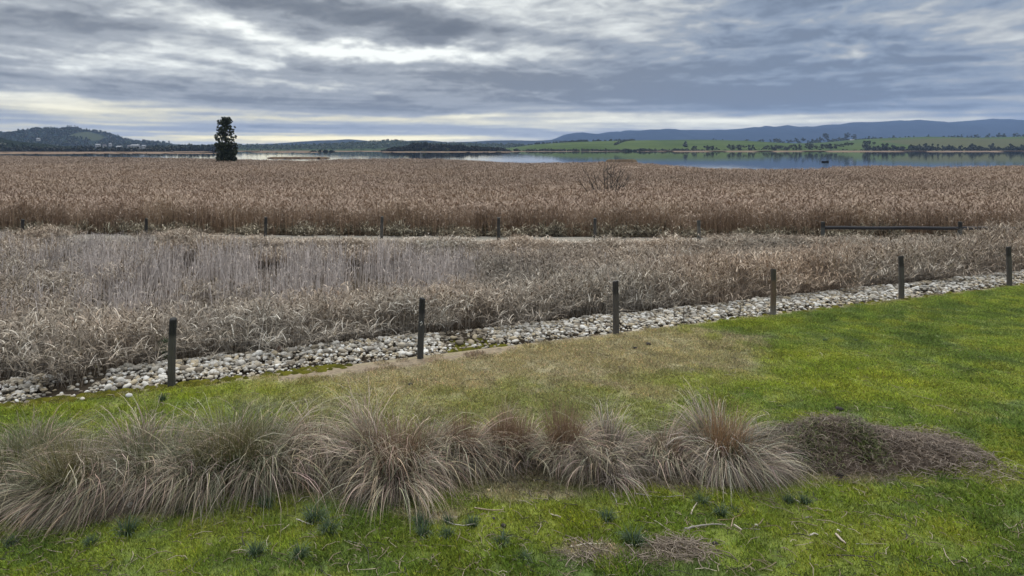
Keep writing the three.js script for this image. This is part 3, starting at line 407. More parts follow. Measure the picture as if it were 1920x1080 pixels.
{ // wide far bed beyond the path
  const r = mulberry(43), L = { far: [], fringe: [] };
  for (let D = 28; D < 320;) {
    const step = D < 50 ? .85 : D < 90 ? 1.0 : D < 150 ? 1.3 : 1.7;
    for (let x = -.82 * D; x < 1.0 * D; x += step) {
      const X = x + (r() - .5) * step * 1.5, Z = D + (r() - .5) * step * 1.5, px = pxOf(X, Z), sd = shoreD(px), off = Z - pathD(X) - 1.1; if (off < 0 || px < -120 || px > 2020 || Z > sd + 3) continue;
      const rag = Z - sd; if (rag > -8 && r() < .25 + (rag + 8) / 12 * .6) continue;
      const n = fbm(X * .05 + 3, Z * .03, 4), n2 = fbm(X * .5, Z * .4, 3), b = (.84 + .40 * (n - .2)) * (.86 + .22 * n2 + .10 * r()), dk = 1 - .18 * smooth(90, 180, Z);
      if (off < 1.6) for (let e = 0; e < 2; e++) L.fringe.push([X + (r() - .5) * .8, groundH(X, Z) - .02, -Z + (r() - .5) * .5, r() * 6.283, 1, (.4 + .5 * r()) * (.35 + 1.1 * n2), 1, [b * (1.3 - .9 * n2), b * (1.3 - .85 * n2), b * (1.2 - .8 * n2)]]);
      if (off > .7) { const tint = [b * dk * 1.06, b * dk * (1.0 + .05 * (n2 - .5)), b * dk * 1.01]; const sz = D < 90 ? 1 + .25 * r() : D < 150 ? 1.35 : 1.7; L.far.push([X, groundH(X, Z) - .05, -Z, r() * 6.283, sz, (.86 + .2 * n2 + .1 * r()) * smooth(-1.0, 1.6, off), sz, tint]); }
    }
    D += step;
  }
  reedStand('reed_bed', 'broad bed of tall brown reeds between the gravel path and the lake', L);
  const s = []; for (let k = 0; k < 420; k++) { const px = lerp(1225, 1500, r() ** 1.2), D = shoreD(px) + 2 + 12 * r(), X = xAt(px, D); s.push([X, WATER - .1, -D, r() * 6.28, .5, .62 + .3 * r(), .5, [.9, .85, .8]]); }
  const g = new THREE.Group(); g.name = 'reed_fringe'; scene.add(g); tag(g, 'sparse dead reed stems standing in the bright water at the lake edge', 'reeds', null, 'stuff'); const o = { ...kinds.far, n: 9 }; scatter('reed_clump', reedClump(901, o), dryMat, s, g);
}

// ---------------------------------------------------------------- stones
const rockBed = base('stone_strip', 0, 0, 0); tag(rockBed, 'strip of loose pale stones running between the lawn and the reeds', 'stone strip', null, 'structure');
{
  const r = mulberry(51), geos = []; for (let v = 0; v < 9; v++) { let g = mergeVertices(new THREE.IcosahedronGeometry(1, v < 6 ? 1 : 1).deleteAttribute('normal').deleteAttribute('uv')); const p = g.attributes.position, q = new THREE.Vector3(); for (let k = 0; k < p.count; k++) { q.fromBufferAttribute(p, k); const f = .70 + .60 * noise(q.x * 1.3 + v * 9.1 + 5, q.y * 1.3 + q.z * 1.7 + 3); q.multiplyScalar(f); q.x *= 1 + .18 * Math.sin(v); q.y *= .62 + .12 * Math.cos(v * 2.1); p.setXYZ(k, q.x, q.y, q.z); } g.computeVertexNormals(); geos.push(g); }
  const rockTex = (() => { const W = 128, d = new Uint8Array(W * W * 4); for (let j = 0; j < W; j++) for (let i = 0; i < W; i++) { const n = 150 + 90 * fbm(i * .08, j * .08, 4), o = (j * W + i) * 4; d[o] = d[o + 1] = d[o + 2] = clamp(n, 0, 255); d[o + 3] = 255; } const t = new THREE.DataTexture(d, W, W); t.wrapS = t.wrapT = THREE.RepeatWrapping; t.magFilter = THREE.LinearFilter; t.needsUpdate = true; return t; })();
  for (const g of geos) { const p = g.attributes.position, uv = []; for (let k = 0; k < p.count; k++) uv.push(p.getX(k) * .5 + .5, p.getZ(k) * .5 + p.getY(k)); g.setAttribute('uv', new THREE.Float32BufferAttribute(uv, 2)); }
  const pal = [[.52, .50, .45], [.40, .375, .32], [.58, .56, .51], [.31, .27, .205], [.45, .38, .26], [.27, .25, .215], [.48, .43, .34], [.19, .16, .12], [.68, .67, .63]];
  const stoneMats = pal.map(c => new THREE.MeshStandardMaterial({ color: new THREE.Color().setRGB(...c), roughness: .85, bumpMap: rockTex, bumpScale: .01 }));
  const all = []; const heap = (s, t) => { const e = smooth(0, .45, t) * smooth(1.95, 1.25, t); return -.06 + .15 * e * (.6 + .8 * fbm(s * .8, t * .8, 2)); };
  for (let s = -11; s < 36; s += .05) for (let k = 0; k < 24; k++) {
    const S = s + r() * .05, t = -.06 + 1.95 * r(), far = S > 20; if (far && r() < .4) continue;
    const top = 1.72 + .3 * (fbm(S * .9, 3, 3) - .5), bot = .0 + .18 * (fbm(S * .7, 11, 3) - .5) * 2; if (t > top || t < bot) continue;
    const gapA = smooth(.62, .28, Math.abs(S + 1.65 - (t - .8) * .15)), gapB = smooth(.75, .25, Math.abs(S - 6.0)) * smooth(.2, .5, t), gap = Math.max(gapA, gapB * .85); if (r() < gap * .88) continue;
    const big = r(), rad = (.024 + .024 * big + (big > .93 ? .030 : 0)) * (.85 + .2 * smooth(.1, .9, t)); const [x, D] = fromST(S, t); const px = pxOf(x, D); if (px < -90 || px > 2010) continue;
    const layer = r(), y = groundH(x, D) + heap(S, t) * (1 - .7 * gap) + (layer - .55) * .07;
    const wet = smooth(.35, .05, t), moss = gapB > .2; let ci = Math.floor(r() * 9); if (wet > .5 && r() < .5) ci = [3, 4, 6, 7][Math.floor(r() * 4)]; if (moss && r() < .6) ci = 7;
    all.push({ x, y, z: -D, r: rad, D, ci, g: Math.floor(r() * 9), rot: [(r() - .5) * .7, r() * 6.28, (r() - .5) * .7], e: .8 + .5 * r(), px, vis: rad / D * (layer > .45 ? 1 : .3) });
  }
  all.sort((a, b) => (b.px > 0 && b.px < 1660 ? b.vis : b.vis * .2) - (a.px > 0 && a.px < 1660 ? a.vis : a.vis * .2));
  all.slice(0, 300).forEach(q => { const m = put('stone', geos[q.g], stoneMats[q.ci], rockBed); m.position.set(q.x, q.y, q.z); m.rotation.set(...q.rot); m.scale.set(q.r * q.e, q.r, q.r / q.e); });
  const im9 = geos.map(() => []); all.slice(300).forEach(q => im9[q.g].push(q)); const im = new THREE.MeshStandardMaterial({ roughness: .85, bumpMap: rockTex, bumpScale: .01 });
  const stones = new THREE.Group(); stones.name = 'stones'; stones.userData.kind = 'stuff'; rockBed.add(stones);
  im9.forEach((l, v) => { const o = new THREE.Object3D(), c = new THREE.Color(), mm = new THREE.InstancedMesh(geos[v], im, l.length); mm.name = 'stones'; mm.userData.kind = 'stuff'; l.forEach((q, k) => { o.position.set(q.x, q.y, q.z); o.rotation.set(...q.rot); o.scale.set(q.r * q.e, q.r, q.r / q.e); o.updateMatrix(); mm.setMatrixAt(k, o.matrix); const f = .8 + .35 * hash(k, v); mm.setColorAt(k, c.setRGB(...pal[q.ci].map(a => a * f))); }); mm.castShadow = mm.receiveShadow = true; stones.add(mm); });
  // moss between lawn and stones
  const mo = new MB(); for (let k = 0; k < 380; k++) { const s = [lerp(12, 34, r()), lerp(-1, 3.2, r()), lerp(5.3, 6.6, r()), lerp(-3.4, -.8, r())][k % 4], t = (k % 4 === 2 ? lerp(.1, 1.0, r()) : lerp(-.12, .22, r())), [x, D] = fromST(s, t), R = .05 + .08 * r(), y = groundH(x, D) + .005, c = mix3([.055, .055, .012], [.115, .11, .018], r()), m = mo.v(x, y + .035, -D, c), ring = []; for (let q = 0; q < 7; q++) { const a = q / 7 * 6.28; ring.push(mo.v(x + Math.cos(a) * R * (.7 + .6 * r()), y - .01, -D + Math.sin(a) * R * (.7 + .6 * r()), c)); } ring.forEach((q, i) => mo.tri(m, ring[(i + 1) % 7], q)); }
  tag(mo.build('moss', earthMat), 'yellow-green moss along the foot of the stones', 'moss', null, 'stuff');
}

// ---------------------------------------------------------------- posts, wires, rail
const woodTex = (() => { const W = 256, H = 512, d = new Uint8Array(W * H * 4); for (let j = 0; j < H; j++) for (let i = 0; i < W; i++) { const g = fbm(i * .22 + 3 * noise(i * .05, j * .01), j * .012, 4), f = 120 + 135 * (g - .15), o = (j * W + i) * 4; d[o] = clamp(f, 40, 255); d[o + 1] = clamp(f, 40, 255); d[o + 2] = clamp(f * .98, 40, 255); d[o + 3] = 255; } const t = new THREE.DataTexture(d, W, H); t.wrapS = t.wrapT = THREE.RepeatWrapping; t.magFilter = THREE.LinearFilter; t.needsUpdate = true; return t; })();
const postMat = new THREE.MeshStandardMaterial({ vertexColors: true, map: woodTex, bumpMap: woodTex, bumpScale: .012, roughness: .9 });
const wireMat = new THREE.MeshStandardMaterial({ color: new THREE.Color().setRGB(.10, .10, .10), roughness: .5, metalness: .7 });
function postGeo(h, r, seed, cTop, cMid, cLow) {
  const mb = new MB(), N = 18, rows = [-.35, 0, .1, .25, .45, .65, .72, .78, .9, .975, 1], rng = mulberry(seed), ph = rng() * 6.28;
  rows.forEach((v, j) => { for (let k = 0; k <= N; k++) { const a = k / N * 6.283, rr = r * (1 + .05 * Math.sin(a * 2 + ph) + .04 * Math.sin(a * 5 + ph * 3) - (k % 7 === 3 ? .07 : 0)) * (v > .98 ? .86 : 1) * lerp(1.05, .97, v); mb.v(Math.cos(a) * rr + .012 * Math.sin(v * 3 + ph), v * h + (v === 1 ? .012 * Math.sin(a + ph) : 0), Math.sin(a) * rr, v > .76 ? cTop : v > .3 ? cMid : mix3(cLow, cMid, v / .3), k / N * 2, v * h); if (k && j) { const q = mb.p.length / 3 - 1; mb.quad(q - N - 2, q - 1, q, q - N - 1); } } });
  const c = mb.v(0, h + .004, 0, cTop.map(v => v * 2.2), .5, .5), top = mb.p.length / 3 - 1 - (N + 1); for (let k = 0; k < N; k++) mb.tri(c, top + k + 1, top + k); return mb.geo();
}
{
  const f = base('wire_fence', 0, 0, 0), lit = v => v * 1.45; tag(f, 'near post and wire fence along the foot of the stone strip', 'fence');
  const list = [[-170, null, 1.2], [322, 725, 1.2, 'round dark grey post with a black top, nearest and leftmost of the fence'], [789, 671, 1.2, 'black weathered post with a pale wire clip on it'], [1154, 626, 1.2, 'evenly dark post third along the fence'], [1450, 590, 1.16, 'grey post with rust-brown middle and pale foot'], [1700, null, 1.2], [1930, null, 1.2]], tops = [];
  list.forEach((q, k) => { let x, D; if (q[1]) [x, D] = spot(q[0], q[1]); else { const s = k === 0 ? -4.7 : k === 5 ? 18.8 : 23.6; [x, D] = fromST(s, .05); } const y = groundH(x, D), g = [[.048, .044, .041], [.032, .032, .032], [.030, .030, .030], [.048, .044, .041], [.085, .075, .06], [.048, .044, .041], [.048, .044, .041]][k], low = k === 4 ? [.20, .19, .18] : g.map(v => v * 2.1), midc = k === 4 ? [.12, .085, .06] : k === 1 ? [.078, .073, .067] : g.map(v => v * 1.6);
    const m = put('post', postGeo(q[2], .064, 60 + k, g.map(v => v * 1.0), midc.map(lit), low.map(lit)), postMat, f); m.position.set(x, y, -D); m.rotation.z = [0, -.02, -.012, -.014, .01, 0, .01][k]; if (q[3]) m.userData.label = q[3]; tops.push([x, y, D]); });
  for (const h of [.3, .62, .95]) { const mb = new MB(), p = []; tops.forEach((q, k) => { p.push([q[0], q[1] + h, -q[2] - .065]); if (k < tops.length - 1) { const n = tops[k + 1]; p.push([(q[0] + n[0]) / 2, (q[1] + n[1]) / 2 + h - .03, -(q[2] + n[2]) / 2 - .065]); } }); mb.tube(p, .0012, .0012, [1, 1, 1], [1, 1, 1], 4); mb.build('wire', wireMat, f); }
  const cl = new MB(); const [x, D] = spot(789, 671); cl.tube([[x - .01, .72, -D + .075], [x + .02, .75, -D + .08], [x + .03, .70, -D + .08], [x - .005, .68, -D + .08], [x + .01, .66, -D + .075]], .008, .006, [.6, .6, .58], [.6, .6, .58], 5); cl.build('wire_clip', dryMat, f);
  const fp = [[42, 28.55, 'far post at the left edge, half sunk in the reeds'], [274, 28.9, 'far post between the left-edge post and the lone tree, tip showing'], [498, 28.6, 'tall dark far post where the gravel path begins to show'], [716, 28.5, 'far post standing before a dark hollow in the reeds'], [935, 28.2, 'dark brown far post on the near edge of the path'], [1116, 28.0, 'thin grey far post near the right end of the visible path'], [1310, 27.8, 'pale far post almost lost in the reeds, left of the rail']];
  fp.forEach(([px, D, label], k) => { const x = xAt(px, D), y = .0, top = [411, 409, 407, 406, 408, 409, 413][k], h = EYE - (top - CY) * D / F - y, g = [.045, .04, .05, .10, .06, .085, .13][k], b = base('fence_post', x, y, -D); tag(b, label, 'post', 'posts along the gravel path'); put('post', postGeo(h, .07, 80 + k, [g * .8, g * .8, g * .75], [g * 1.3, g * 1.25, g * 1.15], [g, g, g * .9]), postMat, b); });
  const rf = base('rail_fence', 0, 0, 0); tag(rf, 'dark wooden post and rail fence beside the path at the right', 'fence'); const RD = 28; for (const px of [1543, 1800]) { const x = xAt(px, RD), m = put('post', postGeo(1.0, .085, px, [.035, .035, .033], [.11, .115, .11], [.08, .08, .075]), postMat, rf); m.position.set(x, -.03, -RD); }
  const rl = new MB(), xa = xAt(1546, RD), xb = xAt(2080, RD); const pp = []; for (let k = 0; k <= 14; k++) pp.push([lerp(xa, xb, k / 14), .70 - .003 * k + .012 * Math.sin(k * 1.9), -RD - .02 + .01 * Math.sin(k)]); rl.tube(pp, .075, .072, [.022, .022, .026], [.022, .022, .026], 12); rl.build('rail', dryMat, rf);
}

// ---------------------------------------------------------------- tussocks
function bladeTo(mb, r, x, y, z, az, th, L, w, curl, c0, c1, seg = 7, wind = [0, 0], floor = .012) {
  const pts = [[x, y, z]], st = L / seg, kink = r() < .3 ? 2 + Math.floor(r() * (seg - 3)) : -1; let p = [x, y, z]; const ja = (r() - .5) * .5;
  for (let i = 0; i < seg; i++) { th += curl * (.25 + 1.5 * i / seg) / seg; if (i === kink) th += .5 + .9 * r(); az += (r() - .5) * .22; const u = (i + 1) / seg; let dx = Math.sin(th) * Math.cos(az + ja * u), dy = Math.cos(th), dz = Math.sin(th) * Math.sin(az + ja * u); dx += wind[0] * u; dz += wind[1] * u; const q = Math.hypot(dx, dy, dz); p = [p[0] + dx / q * st, Math.max(floor + .02 * r(), p[1] + dy / q * st), p[2] + dz / q * st]; pts.push(p); }
  const sa = az + Math.PI / 2 + (r() - .5) * 1.6; mb.ribbon(pts, w, [Math.cos(sa), .3 * (r() - .5), Math.sin(sa)], c0, c1);
}
const dryLo = [.075, .058, .042], dryHi = [.60, .50, .36];
function tussock(px, py, topPy, hw, label, seed, o) {
  const [x, D] = spot(px, py), D2 = D + .35, H = EYE - (topPy - CY) * D2 / F, R = hw * 1.08 * D / F, g = base('grass_tussock', x, groundH(x, D2), -D2), r = mulberry(seed); tag(g, label, 'grass tussock', 'dry grass tussocks in a row across the lawn');
  const dry = new MB(), wind = o.wind || [0, 0];
  const cores = []; for (let k = 0; k < (o.cores || 5); k++) { const a = r() * 6.283, q = k ? .2 + .35 * r() : 0; cores.push([Math.cos(a) * q * R * 1.15, Math.sin(a) * q * R * .7, .75 + .4 * r(), (r() - .5) * .35, (r() - .5) * .3]); }
  const n0 = seed * 1.7, full = a => .72 + .62 * noise(Math.cos(a) * 1.6 + n0 + 9, Math.sin(a) * 1.6 + n0), locks = 88, per = Math.ceil((o.dry || 1500) * 1.25 / locks);
  for (let m = 0; m < locks; m++) {
    const co = cores[Math.floor(r() * cores.length)], la = (co[0] || co[1]) && r() < .6 ? Math.atan2(co[1], co[0]) + (r() + r() - 1) * 1.5 : r() * 6.283, lth = .10 + .8 * r() ** 1.15, lL = (.50 + .62 * r()) * (H * .80 + R * .62) * (o.len || 1) * full(la) * co[2], lc = (1.7 + 1.6 * r()) * (o.curl || 1), lt = r(), off = (r() - .5) * .9, grow = .05 + .2 * r();
    for (let k = 0; k < per; k++) { const stray = r() < .16, a = stray ? r() * 6.283 : la + (r() + r() - 1) * .42, rad = (.02 + .17 * Math.sqrt(r())) * R / .7, th = Math.max(.03, (stray ? .1 + .8 * r() : lth + (r() - .5) * .28)) * (o.spread || 1), L = lL * (.7 + .45 * r()), t = clamp(lt * .45 + r() * r() * .8 - .12 + (r() < .09 ? .55 : 0)); const c = mix3(o.lo || dryLo, o.hi || dryHi, t).map(v => v * (.85 + .3 * r())); bladeTo(dry, r, co[0] + Math.cos(a) * rad, 0, co[1] + Math.sin(a) * rad, a + off * .5 + (r() - .5) * .45, th, L, (.0019 + .0036 * t), lc * (.8 + .4 * r()), c.map(v => v * .75), c, 8, [wind[0] + co[3], wind[1] + co[4]]); }
  }
  // matted older thatch lying low at the foot
  for (let k = 0; k < 380; k++) { const a = r() * 6.283, rad = R * (.25 + .5 * r()), c = mix3([.07, .055, .045], [.22, .18, .15], r()); bladeTo(dry, r, Math.cos(a) * rad, .02 + .12 * r(), Math.sin(a) * rad, a + (r() - .5) * 1.6, 1.1 + .6 * r(), R * (.3 + .4 * r()), .0035, .9, c, c, 4, wind); }
  dry.build('dry_blades', dryMat, g);
  if (o.up) { const up = new MB(); const [c0, c1] = o.upc; for (let k = 0; k < o.up * 1.3; k++) { const co = cores[k % cores.length], a = r() * 6.283, rad = .2 * R * Math.sqrt(r()), c = mix3(c0, c1, r()); bladeTo(up, r, co[0] * .8 + Math.cos(a) * rad + (o.upx || 0), .05, co[1] * .8 + Math.sin(a) * rad, a + (r() - .5) * 2, .02 + (o.upSpread || .28) * r(), H * (.62 + .52 * r()), .0026, .1 + .4 * r(), c, c.map(v => v * 1.1), 6, wind.map(v => v * .4)); } up.build('upright_stems', dryMat, g); }
  if (o.green) { const gr = new MB(); for (let k = 0; k < o.green; k++) { const a = r() * 6.283, rad = .42 * R * Math.sqrt(r()), c = mix3([.025, .045, .016], [.085, .115, .045], r()); bladeTo(gr, r, Math.cos(a) * rad + (o.gx || 0), .03, Math.sin(a) * rad, a, .1 + (o.gSpread || .6) * r(), H * (.6 + .4 * r()), .0034, .5 + 1.0 * r(), c, mix3(c, [.2, .19, .1], .4), 7, wind.map(v => v * .6)); } gr.build('green_blades', leafMat, g); }
}
const oc = [[.10, .095, .035], [.27, .24, .10]], rb = [[.15, .09, .055], [.33, .23, .155]], og = [[.22, .13, .065], [.38, .25, .14]], ol = [[.06, .075, .025], [.19, .19, .075]];
tussock(-60, 955, 800, 120, 'wispy olive tussock cut off by the left edge of the picture', 201, { up: 200, upc: ol, green: 300, dry: 1300, wind: [-.3, .25] });
tussock(20, 915, 785, 120, 'pale feathery olive tussock behind the leftmost draped ones', 214, { up: 350, upc: ol, green: 400, dry: 900, upSpread: .6, spread: 1.1, wind: [-.3, .1] });
tussock(110, 955, 790, 125, 'olive-topped tussock blown towards the left, left of the pale draped one', 202, { up: 520, upc: oc, green: 1100, dry: 1300, upSpread: .5, gSpread: .9, wind: [-.55, .45] });
tussock(225, 945, 785, 105, 'pale grey draped tussock with a tuft of green blades on its top', 203, { up: 150, upc: ol, green: 220, gx: .28, gSpread: .22, dry: 2600, hi: [.64, .54, .40], wind: [-.45, .6] });
tussock(415, 918, 742, 145, 'largest fan-shaped tussock with a dark green heart', 204, { up: 520, upc: oc, green: 1500, dry: 1400, upSpread: .55, gSpread: .9, len: 1.12, cores: 3, wind: [-.1, .1] });
tussock(590, 893, 768, 85, 'low ragged brown tussock beside a hollow of straw', 205, { up: 240, upc: rb, dry: 1300, upSpread: .45, wind: [-.1, 0] });
tussock(745, 912, 755, 130, 'wide grey-brown fountain tussock in the middle of the row', 206, { up: 460, upc: rb, green: 120, dry: 2600, upSpread: .5, wind: [.02, .25] });
tussock(855, 888, 772, 62, 'narrow brown tussock with an olive left side', 207, { up: 380, upc: rb, green: 160, gx: -.18, dry: 1100 });
tussock(955, 888, 762, 66, 'reddish brown tussock with a black shaded base', 208, { up: 620, upc: rb, dry: 800, upSpread: .4, spread: .8 });
tussock(1058, 888, 752, 58, 'upright reddish brown tussock left of the arched grey one', 209, { up: 620, upc: rb, dry: 900, upSpread: .35, spread: .75, wind: [.08, .1] });
tussock(1165, 898, 785, 105, 'arched grey tussock hanging down like a mop', 210, { cores: 7, dry: 2500, hi: [.60, .51, .38], len: .86, wind: [.15, .3] });
tussock(1285, 893, 785, 80, 'thin grey tussock leaning down to the right', 211, { dry: 1200, up: 60, upc: rb, wind: [.4, .35], green: 60 });
tussock(1385, 893, 742, 92, 'pale grey tussock topped with orange-brown upright stems', 212, { up: 240, upc: og, upSpread: .22, dry: 2300, hi: [.64, .55, .42], green: 160, len: .84, cores: 7, wind: [.18, .3] });
tussock(1462, 875, 800, 58, 'dull grey-green straggling tussock beside the brush mound', 213, { dry: 900, green: 260, lo: [.08, .075, .06], hi: [.27, .25, .2], wind: [.1, .15] });

// mound of dead brush at the right end of the row
{
  const [x, D] = spot(1566, 850), g = base('brush_mound', x, 0, -D), r = mulberry(71); tag(g, 'low mound of dead brown brush with a few green sprigs', 'brush mound');
  const hgt = (u, v) => (.75 + .55 * noise(u * 3.1 + 7, v * 4.3 + 2)) * (.40 * Math.exp(-(((u + .15) / .80) ** 2) - (v / .36) ** 2)) + .16 * Math.exp(-(((u - 1.0) / .8) ** 2) - ((v - .05) / .4) ** 2);
  const mb = new MB(); for (let j = 0; j <= 14; j++) for (let i = 0; i <= 40; i++) { const u = lerp(-1.2, 1.75, i / 40), v = lerp(-.62, .62, j / 14); mb.v(u, hgt(u, v) - .06 + .08 * (hash(i, j) - .5), v, mix3([.06, .046, .035], [.14, .108, .082], hash(i + 3, j))); if (i && j) { const q = mb.p.length / 3 - 1; mb.quad(q - 42, q - 1, q, q - 41); } } mb.build('litter', earthMat, g);
  const tw = new MB(); for (let k = 0; k < 4200; k++) { const u = lerp(-1.35, 2.0, r()), v = (r() + r() - 1) * .85, h = hgt(u, v), a = r() * 6.28, L = .08 + .24 * r() * r() + .05 * r(), e = .3 * (r() - .25), c = mix3([.055, .04, .032], r() < .25 ? [.58, .49, .40] : [.32, .25, .19], r()), y = h + .04 * r(); tw.tube([[u, y, v], [u + Math.cos(a) * L * .5, y + e * L + .02, v + Math.sin(a) * L * .5], [u + Math.cos(a + .4) * L, Math.max(.01, y + e * L * 1.2), v + Math.sin(a + .4) * L]], .0032, .0016, c, c, 3); } tw.build('twigs', dryMat, g);
  const lf = new MB(); for (let k = 0; k < 4200; k++) { const green = k % 3 === 0; const u = green ? (r() < .5 ? .25 + .3 * (r() + r() - 1) : -.5 + .5 * (r() + r() - 1)) : lerp(-1.2, 1.8, r()), v = green ? .2 + .4 * (r() + r() - 1) : (r() + r() - 1) * .7, c = green ? mix3([.06, .085, .02], [.19, .21, .07], r()) : mix3([.07, .052, .04], [.36, .28, .21], r() * r()); bladeTo(lf, r, u, hgt(u, v) + .01, v, r() * 6.28, .3 + 1.1 * r(), .06 + .08 * r(), .006, 1, c, c, 3, [0, 0], -.5); } lf.build('leaf_sprays', leafMat, g);
}

// ---------------------------------------------------------------- lawn grass, tufts, litter
{
  const patch = (seed, hh) => { const r = mulberry(seed), mb = new MB(); for (let k = 0; k < 170; k++) { const x = (r() - .5) * .26, z = (r() - .5) * .26, a = r() * 6.28, h = hh * (.4 + .9 * r()), l = h * (.3 + 1.0 * r()), w = .0022 + .0016 * r(), t = .35 + 1.2 * r(), c = r() < .08 ? [t * 1.6, t * 1.25, t * 1.5] : [t, t, t]; const s = a + 1.57, A = mb.v(x - Math.cos(s) * w, -.004, z - Math.sin(s) * w, c), B = mb.v(x + Math.cos(s) * w, -.004, z + Math.sin(s) * w, c); const m = mb.v(x + Math.cos(a) * l * .4 + Math.cos(s) * w * .6, h * .7, z + Math.sin(a) * l * .4 + Math.sin(s) * w * .6, c), T = mb.v(x + Math.cos(a) * l, h, z + Math.sin(a) * l, c); mb.tri(A, B, m); mb.tri(A, m, T); } return mb.geo(); };
  const geos = [patch(1, .022), patch(2, .03), patch(3, .038)], lists = [[], [], []], r = mulberry(81), st = .15;
  for (let D = 5.6; D < 20; D += st) for (let x = -.85 * D; x < 1.08 * D; x += st) { const X = x + (r() - .5) * st, Z = D + (r() - .5) * st, [s, t] = toST(X, Z), px = pxOf(X, Z); if (t > -.04 || px < -80 || px > 2000) continue; const [c, bare] = lawnColor(X, Z); if (r() < bare * .9) continue; const n = fbm(X * 1.7, Z * 1.7, 2), m = noise(X * 5, Z * 7), f = 1.36 * (.55 + .5 * m + .42 * r()); lists[n < .42 ? 0 : n < .6 ? 1 : 2].push([X, groundH(X, Z), -Z, r() * 6.28, 1, (.45 + .9 * m + .4 * r()) * (r() < .06 ? 1.5 : 1), 1, [c[0] * f, c[1] * f, c[2] * f]]); }
  const g = new THREE.Group(); g.name = 'lawn_grass'; scene.add(g); tag(g, 'short grass blades of the lawn', 'grass', null, 'stuff'); lists.forEach((l, k) => scatter('grass_blades', geos[k], leafMat, l, g));
}
{ const r = mulberry(83), geos = [0, 1, 2].map(v => { const mb = new MB(), L = .07 + .06 * v; mb.tube([[0, .026, 0], [L * .5, .034, .012 * (v - 1)], [L, .024, .03 * v]], .0042, .0028, [1, 1, 1], [1, 1, 1], 4); return mb.geo(); }), lists = [[], [], []];
  for (let k = 0; k < 2100; k++) { const px = lerp(-60, 1990, r()), py = r() < .72 ? lerp(885, 1090, r()) : lerp(640, 800, r()), [x, D] = spot(px, py); if (toST(x, D)[1] > -.1) continue; const q = r(), c = q < .2 ? [.03, .026, .02] : mix3([.17, .13, .08], [.52, .45, .34], r() * r()), s = .5 + 1.1 * r() * r(); lists[k % 3].push([x, groundH(x, D), -D, r() * 6.28, s, 1, s, c]); }
  const g = new THREE.Group(); g.name = 'lawn_litter'; scene.add(g); tag(g, 'tiny dry stalks and dark crumbs strewn over the grass', 'litter', null, 'stuff'); lists.forEach((l, k) => scatter('dry_stalk', geos[k], dryMat, l, g)); }
const tuftGeos = [0, 1, 2].map(v => { const r = mulberry(90 + v), mb = new MB(); for (let k = 0; k < 130; k++) { const a = r() * 6.28, rad = .06 * Math.sqrt(r()), t = r(), c = mix3([.02, .045, .018], [.06, .105, .045], t); bladeTo(mb, r, Math.cos(a) * rad, 0, Math.sin(a) * rad, a, .05 + .75 * r(), .07 + .15 * r(), .0036, .7, c, mix3(c, [.10, .15, .08], .4), 4); } return mb.geo(); });
[[238, 1000, 1.15, 'round dark green grass tuft in the lower left, clear of the tussocks'], [345, 962, .8, 'small green tuft below the fan-shaped tussock'], [500, 952, 1.0, 'spreading green tuft beneath the straw hollow'], [590, 978, 1.15, 'upper of two blue-green tufts touching each other'], [617, 998, 1.05, 'lower of two blue-green tufts touching each other'], [790, 984, .95, 'blue-green tuft at the edge of the pale dead patch'], [795, 1003, .85, 'tuft just below the one at the pale dead patch'], [840, 978, .6, 'little faint tuft right of the pale dead patch'], [885, 984, .75, 'tuft at the tip of the curved pale twig'], [838, 1006, .75, 'tuft below the curved pale twig'], [942, 1020, .85, 'bluish tuft low in the middle of the lawn'], [1138, 974, .9, 'neat round dark tuft on yellowish turf'], [1188, 1018, 1.15, 'tallest dark green tuft, above the white stick'], [1315, 944, .8, 'dark tuft below the orange-topped tussock'], [1352, 966, .85, 'dark tuft beside the curved brown twig'], [1378, 960, .5, 'tiny faint tuft near the curved brown twig'], [1478, 940, .7, 'left of two low tufts with a pale chip between'], [1510, 942, .75, 'right of two low tufts with a pale chip between'], [480, 1040, .9, 'tuft cut by the bottom edge at the left'], [562, 1045, .9, 'tuft at the bottom edge, right of the other cut-off tuft'], [170, 1022, .7, 'faint tuft near the bottom left corner'], [20, 1022, .7, 'tuft in the bottom left corner'], [305, 752, .7, 'dark spiky weed on the grass below the nearest post'], [1547, 641, .55, 'dark tuft alone on the far right lawn'], [1605, 640, .4, 'tiny dark weed on the far right lawn'], [985, 1052, .7, 'tuft left of the twig heaps']]
  .forEach(([px, py, s, label], k) => { const [x, D] = spot(px, py), m = put('grass_tuft', tuftGeos[k % 3], leafMat); m.position.set(x, groundH(x, D), -D); m.rotation.y = k * 1.7; m.scale.set(s, s * (k === 22 ? 1.5 : 1), s); tag(m, label, 'grass tuft', 'dark green grass tufts on the lawn'); });
// sticks and twigs: pixel paths on the lawn
function stick(path, r0, r1, col, label, cat = 'stick', lift = .012) { const P = path.map(([a, b]) => spot(a, b)), c0 = P[0], mb = new MB(), rr = mulberry(Math.round(path[0][0] * 7)); const pts = P.map(([x, D], k) => [x - c0[0], groundH(x, D) + lift + r0 * .6 + .01 * rr() - groundH(c0[0], c0[1]), -(D - c0[1])]); const fine = []; for (let k = 0; k < pts.length - 1; k++) for (let q = 0; q < 3; q++) { const u = q / 3; fine.push([0, 1, 2].map(i => lerp(pts[k][i], pts[k + 1][i], u) + (q ? (rr() - .5) * r0 * .9 : 0))); } fine.push(pts[pts.length - 1]); mb.tube(fine, r0, r1, col, col.map(v => v * .9), 6); const m = mb.build(cat === 'stick' ? 'stick' : cat.replace(' ', '_'), dryMat); m.position.set(c0[0], groundH(...c0), -c0[1]); tag(m, label, cat, 'sticks lying on the lawn'); }
const pale = [.50, .44, .36], tan = [.32, .25, .17], gry = [.27, .25, .22], drk = [.06, .05, .04], ochre = [.24, .18, .09];
